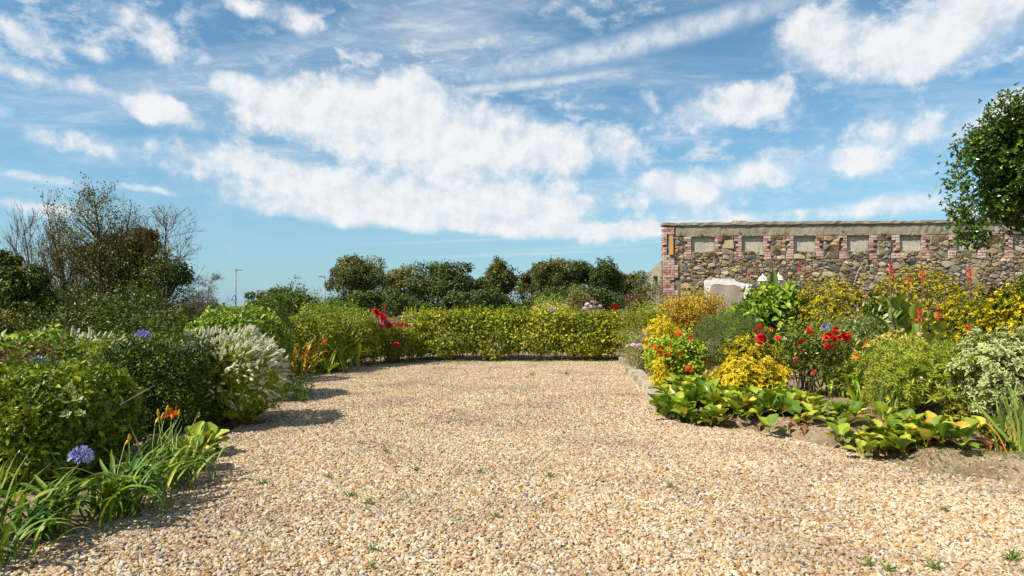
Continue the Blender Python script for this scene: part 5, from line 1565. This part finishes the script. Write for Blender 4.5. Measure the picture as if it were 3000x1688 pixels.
mb.obj('post', M['sign_white'], glob, True)
for px, py, dd in ((2235, 822, 16.9), (2272, 820, 17.2), (2281, 820, 16.7)):
    q = wpt(px, py, dd) - glob.location
    mb = MB(); tube(mb, [(0, 0, zc - .06), (q.x * .5, q.y * .5, zc - .16), (q.x, q.y, q.z - .16)], .018, 6); mb.obj('arm', M['sign_white'], glob, True)
    mb = MB(); lathe(mb, [(.04, -.15), (.11, -.10), (.125, -.02), (.125, 0), (.12, .03), (.10, .08), (.06, .115), (.02, .13), (.0, .13)], 18, q); sh = mb.obj('globe', M['globe'], glob, True)
    mb = MB(); lathe(mb, [(.128, -.02), (.142, -.015), (.142, .005), (.128, .008)], 18, q); mb.obj('rim', M['sign_white'], sh, True)
    mb = MB(); lathe(mb, [(.025, .125), (.02, .14), (.008, .15), (.014, .165), (.0, .19)], 10, q); mb.obj('finial', M['sign_white'], sh, True)
hy = SH(2180, 2352, 838, 14.2, 'hydrangea', 'large leaved bright green hydrangea bush below the garden lamp', 'hydrangea', 'laurel', 3500, .13, .55, z0=.1, lump=.08, wave=.4, depth=.3, seed=66, tmpl=LEAF7, p=2.4)
big_leaf_parts(hy, HYD, 295, .165, (0, 0, .92), (.66, .7, .90), 2.4, seed=66, lump=.1)
hy2 = SH(2125, 2235, 888, 13.6, 'hydrangea', 'low lobe of bright green hydrangea at the foot of the whitewashed patch', 'hydrangea', 'laurel', 1600, .13, .55, z0=.1, lump=.08, seed=166, tmpl=LEAF7)
big_leaf_parts(hy2, HYD, 90, .15, (0, 0, .72), (.40, .45, .66), 2.4, seed=166, lump=.06)
canna('single red canna spike rising by the whitewashed patch', (wpt(2200, 895, 16.2).x, 16.2, .1), [wpt(2195, 803, 16.2)], 3, (.3, .4), (.6, 1.0))
canna('red canna with two spikes between hydrangea and golden euonymus', (wpt(2352, 895, 15.6).x, 15.6, .1), [wpt(2343, 772, 15.6), wpt(2362, 800, 15.6)], 4, (.35, .5), (.6, 1.2))
q = wpt(2262, 845, 15.2); up_leaf = canna('tall single pale canna leaf standing before the garden lamp', (q.x, q.y, .1), [], 1, (.4, .45), (1.2, 1.3))
leaf_obj('leaf', CANNA[2], up_leaf, (0, 0, q.z - .15), (.05, 0, 1), (.3, -1, .1), .52)
YG = 'golden euonymus bushes'
def golden(x0, x1, yt, d, lab, mat, n, L=.05, seed=0, **kw):
    return SH(x0, x1, yt, d, 'golden_euonymus', lab, 'euonymus', mat, n, L, .42, style='rosette', k=7, lump=kw.pop('lump', .07), depth=.22, seed=seed, group=YG, tmpl=LEAF4, patch=.26, **kw)
golden(2338, 2536, 812, 13.4, 'round golden variegated euonymus beside the hydrangea', 'yellow_green', 4000, seed=67)
golden(2565, 2805, 785, 14.2, 'golden green euonymus against the stone wall behind the cannas', 'yellow_green', 3600, seed=68, L=.06)
golden(2768, 2970, 838, 13.0, 'darker green euonymus below the tree against the wall', 'yellow_green', 3200, seed=69, L=.06)
SH(2930, 3060, 800, 12.5, 'leafy_shrub', 'dark green shrub by the wall at the frame edge', 'shrub', 'dark2', 7000, .06, .5, lump=.1, seed=70)
golden(2745, 2960, 888, 10.4, 'sprawling golden euonymus in front of the far canna', 'yellow_green', 3600, seed=71, L=.055)
golden(2905, 3080, 838, 9.6, 'tall golden euonymus at the frame edge', 'yellow_green', 3600, seed=72, L=.06, ry=.45)
SH(2540, 2640, 870, 12.6, 'hydrangea_bush', 'dark broad leaved bush between two golden euonymus', 'hydrangea', 'dark2', 2500, .11, .55, lump=.08, seed=73, tmpl=LEAF7)
hg = SH(2395, 2585, 925, 11.4, 'hebe_bush', 'grey green narrow leaved hebe behind the red roses', 'hebe', 'hebe_grey', 1700, .075, .2, style='rosette', k=8, tmpl=LANCE, lump=.06, seed=74)
spikes_on(hg, 26, (.2, 0, .75), (.42, .5, .62), 1.1, 2.2, lambda P, N: (N[:, 0] > .1) & (N[:, 2] > .1), 74)
con = SH(2035, 2238, 920, 12.0, 'conifer_bush', 'dense grey green clipped conifer cushion before the hydrangea', 'conifer', 'conifer', 30000, .028, .3, lump=.05, wave=.4, depth=.10, p=2.6, seed=75, z0=.25, up=.8)
mb = MB(); tube(mb, [(-.25, -.2, -.05), (-.25, -.18, .25), (-.2, -.1, .5)], [.06, .055, .05], 8); mb.obj('trunk', M['bark_grey'], con)
yb = SH(1893, 1985, 927, 13.4, 'golden_euonymus', 'small bright yellow euonymus behind the orange geranium', 'euonymus', 'yellow_bright', 1700, .05, .42, style='rosette', k=6, lump=.05, seed=76, group=YG)
SH(1825, 1900, 1010, 15.0, 'grey_cushion', 'grey green cushion plant on the stone edging', 'cushion plant', 'santolina', 5200, .03, .25, lump=.06, seed=77, ry=.5, stems=0)
sed = SH(1850, 1935, 975, 14.4, 'sedum', 'sprawling sedum with dusty pink flower heads by the edging', 'sedum', 'santolina', 3600, .05, .5, lump=.1, ragged=.06, seed=78, ry=.5)
for px, py in ((1890,963),(1896,975),(1885,985),(1902,992),(1880,988),(1855,1012),(1866,1015),(1874,1012),(1840,1015),(1895,980),(1904,960),(1872,1018)):
    link('flower', SEDUM, sed, wpt(px, py, 13.9) - sed.location, (-.5, 0, rng.random() * 6), 1.2)
ge = SH(1912, 2062, 985, 11.6, 'geranium', 'bright green geranium bush dotted with orange red flower heads', 'geranium', 'geranium', 9000, .05, .95, lump=.09, wave=.3, depth=.22, seed=79, tmpl=LEAF7)
for px, py in ((1934,987),(1990,978),(2025,990),(1919,1018),(1933,1018),(1935,1035),(1928,1036),(1962,1015),(1963,1040),(1992,1038),(2016,1080),(2020,1077),(2070,1065),(1988,981),(1938,1022),(2022,1085),(1970,1030)):
    link('flower', GER, ge, wpt(px, py, 11.1) - ge.location, (-.8 + rng.normal() * .2, rng.normal() * .3, rng.random() * 6), 1.15)
golden(1915, 1950, 1040, 11.1, 'narrow strip of yellow leaves at the geranium foot on the edging', 'yellow_bright', 420, seed=80, L=.05, stems=0)
golden(2118, 2268, 985, 9.75, 'green topped half of the front golden euonymus', 'yellow_green', 2400, seed=81, L=.05)
fe = golden(2102, 2298, 1045, 9.3, 'low bright yellow euonymus in front of the rose bush', 'yellow', 3000, seed=82, L=.055, z0=.08)
rb = SH(2268, 2492, 958, 9.9, 'rose_bush', 'open rose bush with clusters of scarlet blooms in the right bed', 'rose bush', 'rose', 4200, .052, .62, z0=.45, lump=.12, ragged=.08, depth=.4, seed=83, stems=30, stem_mat='bark', tmpl=LEAF7, ry=.5)
for px, py, s in ((2450,966,1.3),(2446,976,1.2),(2432,985,1.5),(2438,993,1.6),(2420,992,1.3),(2425,985,1.2),(2468,985,1.6),(2462,993,1.5),(2478,990,1.4),(2488,995,1.3),(2490,988,1.2),(2430,1020,1.6),(2425,1022,1.3),(2440,1018,1.1),(2230,993,1.9),(2236,989,1.7),(2224,990,1.5),(2278,991,1.0),(2347,1003,1.2),(2370,967,1.0),(2372,975,.8),(2385,978,.8),(2226,963,1.4),(2218,972,1.2),(2350,1030,.7),(2420,1010,.8),(2330,1055,.7),(2386,1090,.7)):
    q = wpt(px, py, 9.3 + rng.normal() * .08) - rb.location
    stalk(rb, (q.x * .75, q.y * .6 + .1, max(q.z - .4, 0)), q, .004)
    link('bloom', ROSE, rb, q, (-.8 + rng.normal() * .35, rng.normal() * .4, rng.random() * 6), s * .78)
for px, py in ((2263, 970), (2258, 968)):
    link('orange_bloom', DAYLILY, rb, wpt(px, py, 9.5) - rb.location, (-.9, .2, 0), .7)
daylily('lime leaved daylily with orange flowers between rose bush and narrow leaved hebe', tuple(gnd(2520, 1170, .12)), 90, (.45, .85), [('f', 2533, 1015, 9.3), ('f', 2549, 1005, 9.4), ('f', 2514, 1043, 9.0), ('b', 2507, 1012, 9.4)], ST_LIME, bscale=1.35, lean=-2.2)
aga('blue agapanthus head hidden behind the scarlet roses', 2422, 963, 10.6, 1.0, 0)
# cannas
canna('canna group with four tall red spikes before the golden green euonymus', (wpt(2635, 895, 10.6).x, 10.6, .12), [wpt(2609, 772, 10.6), wpt(2617, 790, 10.7), wpt(2661, 808, 10.7), wpt(2703, 793, 10.3)], 34, (.30, .46), (.5, 1.3))
canna('canna with two low red spikes and bent stems above the cream variegated mound', (wpt(2720, 895, 9.6).x, 9.6, .12), [wpt(2692, 908, 9.6), wpt(2752, 908, 9.5), wpt(2748, 920, 9.6)], 20, (.28, .42), (.4, 1.05))
canna('far canna with a single red spike above the sprawling golden euonymus', (wpt(2845, 895, 11.2).x, 11.2, .12), [wpt(2841, 793, 11.2)], 6, (.35, .5), (.9, 1.3))
canna('short canna spike between golden euonymus and white edged shrub', (wpt(2842, 895, 8.9).x, 8.9, .12), [wpt(2841, 955, 8.9)], 3, (.25, .35), (.3, .6))
SH(2560, 2712, 975, 8.7, 'variegated_shrub', 'compact cream variegated mound before the cannas', 'shrub', 'cream', 1300, .055, .4, style='rosette', k=6, lump=.06, seed=84, tmpl=LEAF7)
hl = SH(2560, 2862, 1025, 7.9, 'hebe_bush', 'spreading lime green narrow leaved hebe on bare twisted stems', 'hebe', 'hebe_lime', 2200, .085, .2, style='rosette', k=8, tmpl=LANCE, z0=.26, lump=.10, wave=.35, depth=.22, seed=85, ragged=.05, stems=22, step=.004)
spikes_on(hl, 34, (.1, -.05, .55), (.6, .52, .32), .9, 2.2, lambda P, N: (N[:, 1] < -.1) & (P[:, 2] < .1), 85)
we = SH(2815, 3070, 985, 7.3, 'edged_shrub', 'rounded shrub with white edged leaves at the right frame edge', 'shrub', 'edge_white', 1500, .075, .46, style='rosette', k=6, tmpl=LEAF7, z0=.26, lump=.07, wave=.3, depth=.2, seed=86, stems=16, stem_mat='stem_red')
P, N = shell(300, (.5, .46, .46), 2.3, .06, .3, .0, 86, -.5)
sel = [i for i in range(len(P)) if N[i] @ np.array([-.4, -.8, .4]) > 0][:38]
for i in sel:
    ax = N[i] + np.array([0, 0, .5]); ax = ax / np.linalg.norm(ax)
    u = unit(np.cross(ax, [.3, .2, 1])); w = np.cross(ax, u)
    for j in range(7):
        ph, th = j * 2.4, 1.2 - .1 * j
        rad = u * math.cos(ph) + w * math.sin(ph)
        leaf_obj('leaf', EDGE[j % 2], we, P[i] * 1.02 + np.array([0, 0, .60]), ax * math.cos(th) + rad * math.sin(th), ax * math.sin(th) - rad * math.cos(th), float(rng.uniform(.06, .085)))
# sword leaved clumps and bergenias at the front
ir = empty('iris', tuple(gnd(2600, 1235, .1)), 'upright grey green iris fan before the lime hebe', 'iris')
strap_clump(ir, 40, ST_GREY, .45, .72, .09, prob=[.35, .3, .2, .1, .05])
ir = empty('iris', tuple(gnd(2985, 1330, .1)), 'iris clump with splayed green leaves at the right frame edge', 'iris')
strap_clump(ir, 44, ST_GREY, .45, .75, .09, prob=[.3, .3, .2, .1, .1]); strap_clump(ir, 12, ST_ORG, .3, .55, .1)
bergenia('bergenia_patch', 'wide patch of round leathery bergenia leaves at the corner of the right bed', [tuple(gnd(px, py, .08))[:2] for px, py in [(rng.uniform(1930, 2330), 0) for _ in range(0)]] +
         [(x, y) for x, y in [(rng.uniform(2.0, 3.7), rng.uniform(7.85, 9.3)) for _ in range(520)] if poly_dist(np.array([[x, y]]), DRIVE)[0] > -.10][:235], .115, .17, GB, .07)
bergenia('bergenia_patch', 'bergenia leaves along the stone edging below the geranium', [(rng.uniform(2.35, 3.3), rng.uniform(9.3, 10.6)) for _ in range(44)], .12, .17, GB, .06)
bergenia('bergenia_clump', 'bergenia clump alone on bare soil left of the iris fan', ring_pts(2440, 1255, .24, 16, .08), .11, .165, GB, .12)
bergenia('bergenia_clump', 'bergenia clump spilling onto gravel below the lime hebe', ring_pts(2640, 1310, .26, 28, .08) + ring_pts(2720, 1330, .22, 22, .06), .11, .165, GB, .12)
bergenia('bergenia_clump', 'few bergenia leaves in the shade under the white edged shrub', ring_pts(2800, 1240, .12, 5, .08), .13, .18, GB, .05)
bergenia('bergenia_clump', 'scattered bergenia leaves between the two iris clumps', ring_pts(2880, 1315, .24, 12, .06), .11, .16, GB, .15)

# evergreen tree reaching in from the right
tr = empty('evergreen_tree', (11.4, 12.9, .1), 'glossy evergreen tree with clipped crown reaching in over the right bed', 'tree')
C = np.array([-.88, -.8, 3.95]); r3 = np.array([1.95, 1.7, 1.5])
mb = MB(); cent = []
for i in range(140):
    u = unit(rng.normal(size=3))
    if u[2] < -.62: u[2] = -u[2]
    cent.append(C + u * r3 * rng.uniform(.4, .88))
for i, c in enumerate(cent):
    lr = rng.uniform(.3, .52)
    P, N = shell(165, (lr, lr, lr * .8), 2, lr * .2, .2, lr * .4, 700 + i, -1)
    P += c
    rosettes(mb, P, N + [0, 0, .5] + rng.normal(size=P.shape) * .4, 4, .092 * rng.uniform(.8, 1.2, len(P)), .6, LEAF4, (.6, 1.3), np.clip(rng.normal(.5, .22, len(P)), 0, 1))
for (px, py) in ((2792,520),(2800,600),(2820,430),(2860,395),(2935,300),(2975,295),(2790,560),(2905,340),(2822,655),(2850,690),(2880,665),(2812,480),(2830,690),(2850,640),(2870,700),(2815,630),(2840,610),(2890,700),(2835,715)):
    q = np.array(wpt(px, py, 11.9) - tr.location)
    P = q + rng.normal(size=(40, 3)) * .11
    rosettes(mb, P, rng.normal(size=P.shape) + [-.6, -.2, .5], 4, .075, .55, LEAF4, (.6, 1.3))
mb.obj('crown', M['holly'], tr, kind='stuff')
tb = MB(); tube(tb, [(0, 0, -.15), (-.03, 0, 1.0), (.02, -.05, 2.0), (-.1, -.15, 3.0), (-.2, -.25, 3.9)], [.18, .16, .14, .11, .06], 10); tb.obj('trunk', M['bark'], tr, True)
lb = MB()
for c in cent:
    s = np.array([-.02, -.05, rng.uniform(1.9, 2.9)])
    tube(lb, [s, s * .5 + c * .5 + np.array([0, 0, -.28]) + rng.normal(size=3) * .08, c], [.03, .016, .006], 5)
for i in range(95):                                        # bare twigs under the crown
    a = C + np.array([rng.uniform(-1.45, 1.2), rng.uniform(-1.2, .7), rng.uniform(-1.5, -1.1)])
    s = np.array([.1, -.05, rng.uniform(2.2, 2.7)])
    m1 = s * .45 + a * .55 + rng.normal(size=3) * .12 + np.array([0, 0, -.1])
    tube(lb, [s, m1, a + rng.normal(size=3) * .1, a + np.array([rng.normal() * .15 - .1, rng.normal() * .1, .2])], [.018, .010, .006, .003], 4)
lb.obj('branches', M['bark'], tr, kind='stuff')

# ------------------------------------------------------------------ small things on the ground
mb = MB(); n = 16000                                         # dry leaves and bits on the soil
X = rng.uniform(-9, 9, n); Y = rng.uniform(3.5, 19, n)
ok = poly_dist(np.c_[X, Y], DRIVE) > -.06
X, Y = X[ok], Y[ok]; n = len(X); Z = np.maximum(soil_height(np.c_[X, Y]), 0) + .012
leaves(mb, np.c_[X, Y, Z], np.c_[rng.normal(size=(n, 2)), rng.normal(size=n) * .15], np.c_[rng.normal(size=(n, 2)) * .4, np.ones(n)], rng.uniform(.015, .05, n), .5, LEAF4)
tag(mb.obj('fallen_leaves', M['litter']), 'dry fallen leaves and bits lying on the bed soil', 'fallen leaves', kind='stuff')
mb = MB(); n = 3600                                         # low weeds at the right front edge
X = rng.uniform(3.35, 5.4, n); Y = rng.uniform(5.1, 7.0, n)
dd = poly_dist(np.c_[X, Y], DRIVE); ok = (dd > -.12) & (dd < .65 + .25 * wob(np.c_[X, Y, 0 * X], .8, 9))
X, Y = X[ok], Y[ok]; n = len(X); Z = np.maximum(soil_height(np.c_[X, Y]), 0)
leaves(mb, np.c_[X, Y, Z], np.c_[rng.normal(size=(n, 2)), np.abs(rng.normal(size=n)) * .6], rng.normal(size=(n, 3)) + [0, 0, 1], rng.uniform(.02, .05, n), .3, LEAF4)
tag(mb.obj('ground_cover', M['weed']), 'sparse low green weeds at the front of the right bed', 'weeds', kind='stuff')
mb = MB(); n = 2600                                         # weeds along the foot of the hedge
X = rng.uniform(-4.4, 3.1, n); Y = np.interp(X, [-4.6, -2.8, 0, 3.15], [15.4, 17.0, 17.3, 17.45]) + rng.normal(size=n) * .12
ok = wob(np.c_[X, Y, 0 * X], .7, 12) > .1; X, Y = X[ok], Y[ok]; n = len(X)
leaves(mb, np.c_[X, Y, np.full(n, .02)], np.c_[rng.normal(size=(n, 2)), np.abs(rng.normal(size=n)) * .6], rng.normal(size=(n, 3)) + [0, 0, 1], rng.uniform(.03, .07, n), .35, LEAF4)
tag(mb.obj('weeds', M['weed']), 'thin low weeds along the foot of the hedge', 'weeds', kind='stuff')
mb = MB(); n = 70                                           # a few dry leaves blown onto the gravel
X = rng.uniform(-3.2, 4, n); Y = rng.uniform(3.3, 15, n)
ok = poly_dist(np.c_[X, Y], DRIVE) < 0; X, Y = X[ok], Y[ok]; n = len(X)
leaves(mb, np.c_[X, Y, np.full(n, .022)], np.c_[rng.normal(size=(n, 2)), rng.normal(size=n) * .2], np.c_[rng.normal(size=(n, 2)) * .5, np.ones(n)], rng.uniform(.03, .06, n), .5, LEAF7)
tag(mb.obj('blown_leaves', M['litter']), 'scattered dry leaves blown onto the gravel drive', 'fallen leaves', kind='stuff')
mb = MB(); n = 2600                                         # stones kicked from the drive onto the soil
X = rng.uniform(-4.8, 5.5, n); Y = rng.uniform(3.2, 17.4, n)
dd = poly_dist(np.c_[X, Y], DRIVE); ok = (dd > -.05) & (dd < .10 + .35 * rng.random(n) ** 3); X, Y = X[ok], Y[ok]
for x, y, z in zip(X, Y, np.maximum(soil_height(np.c_[X, Y]), 0)):
    a = rng.uniform(.008, .018); V = np.array([(1,0,0),(0,.8,0),(-1,0,0),(0,-.8,0),(.1,0,.6),(0,.1,-.5)]) * a * rng.uniform(.7, 1.2, (6, 3))
    cs, sn = math.cos(x * 97), math.sin(x * 97)
    mb.add(V @ np.array([[cs, sn, 0], [-sn, cs, 0], [0, 0, 1]]) + [x, y, z + a * .3], [(0,1,4),(1,2,4),(2,3,4),(3,0,4),(1,0,5),(2,1,5),(3,2,5),(0,3,5)], None, rng.random())
M['loose_stone'] = plain_mat('loose_stone', STONE_STOPS[:8], .8, .2, 30, by='v')
tag(mb.obj('spilled_gravel', M['loose_stone']), 'stray gravel stones lying on the soil along the bed edges', 'gravel', kind='stuff')
mb = MB(); n = 5200                                         # dried brown weeds along the front of the right bed
X = rng.uniform(2.2, 4.6, n); Y = rng.uniform(5.2, 8.6, n)
dd = poly_dist(np.c_[X, Y], DRIVE); ok = (dd > -.04) & (dd < .45) & (wob(np.c_[X, Y, 0 * X], .5, 19) > .25); X, Y = X[ok], Y[ok]; n = len(X)
leaves(mb, np.c_[X, Y, np.maximum(soil_height(np.c_[X, Y]), 0)], np.c_[rng.normal(size=(n, 2)), np.abs(rng.normal(size=n)) * .8], rng.normal(size=(n, 3)), rng.uniform(.025, .07, n), .16, LANCE)
tag(mb.obj('dried_weeds', M['litter']), 'brown dried weeds along the front of the right bed', 'weeds', kind='stuff')
def weed_mesh(i):
    r = np.random.default_rng(500 + i); mb = MB(); n = 22
    az = r.uniform(0, 6.28, n); el = r.uniform(.15, 1.3, n)
    D = np.c_[np.cos(az) * np.cos(el), np.sin(az) * np.cos(el), np.sin(el)]
    leaves(mb, np.c_[r.normal(size=(n, 2)) * .006, np.zeros(n)], D, r.normal(size=(n, 3)) + [0, 0, .5], r.uniform(.03, .07, n), .12, LANCE, r.random(n))
    return mb.mesh('weed', M['weed'])
WD = [weed_mesh(i) for i in range(4)]
SPOTS = [(1132,1322,'beside the first dark flint in mid drive',1.1),(1222,1380,'straight below the mid drive',1.1),(1408,1384,'in the middle of the near drive',.9),(960,1398,'near the daylily side of the drive',.9),(1024,1455,'among grey chips left of the drive middle',1.1),(1082,1477,'right of its twin among grey chips',1.2),
         (1610,1398,'right of the drive middle',1.1),(1964,1428,'on the right half of the near drive',1.1),(1448,1515,'on the near drive middle line',1.0),(1092,1612,'close to the camera left of the middle',1.0),(1090,1664,'lowest of the bright green ones on the left',.9),(1168,1236,'on the far drive',.8),(1328,1204,'on the far drive right of another',.8),
         (2765,1493,'alone on the far right gravel',.8),(1625,1462,'right of the near drive middle',.7),(770,1418,'near the daylily leaves',1.2),(1890,1120,'against the stone edging',2.2),(1560,1100,'on gravel before the hedge middle',1.8),(1660,1098,'on gravel before the hedge end',1.8),(2545,1655,'at the bottom right of the drive',1.1),(2600,1672,'lowest at the bottom right of the drive',1.2),(2960,1640,'in the bottom right corner',1.6),(2740,1668,'small beside the bottom right corner',1.4)]
for i, (px, py, where, s) in enumerate(SPOTS):
    o = link('weed', WD[i % 4], None, tuple(gnd(px, py, .012)), (0, 0, rng.random() * 6), s)
    tag(o, 'small green weed growing in the gravel ' + where, 'weed', 'weeds in the gravel')
print('objects', len(bpy.data.objects), 'tris', sum(len(m.loops) - 2 * len(m.polygons) for m in bpy.data.meshes))
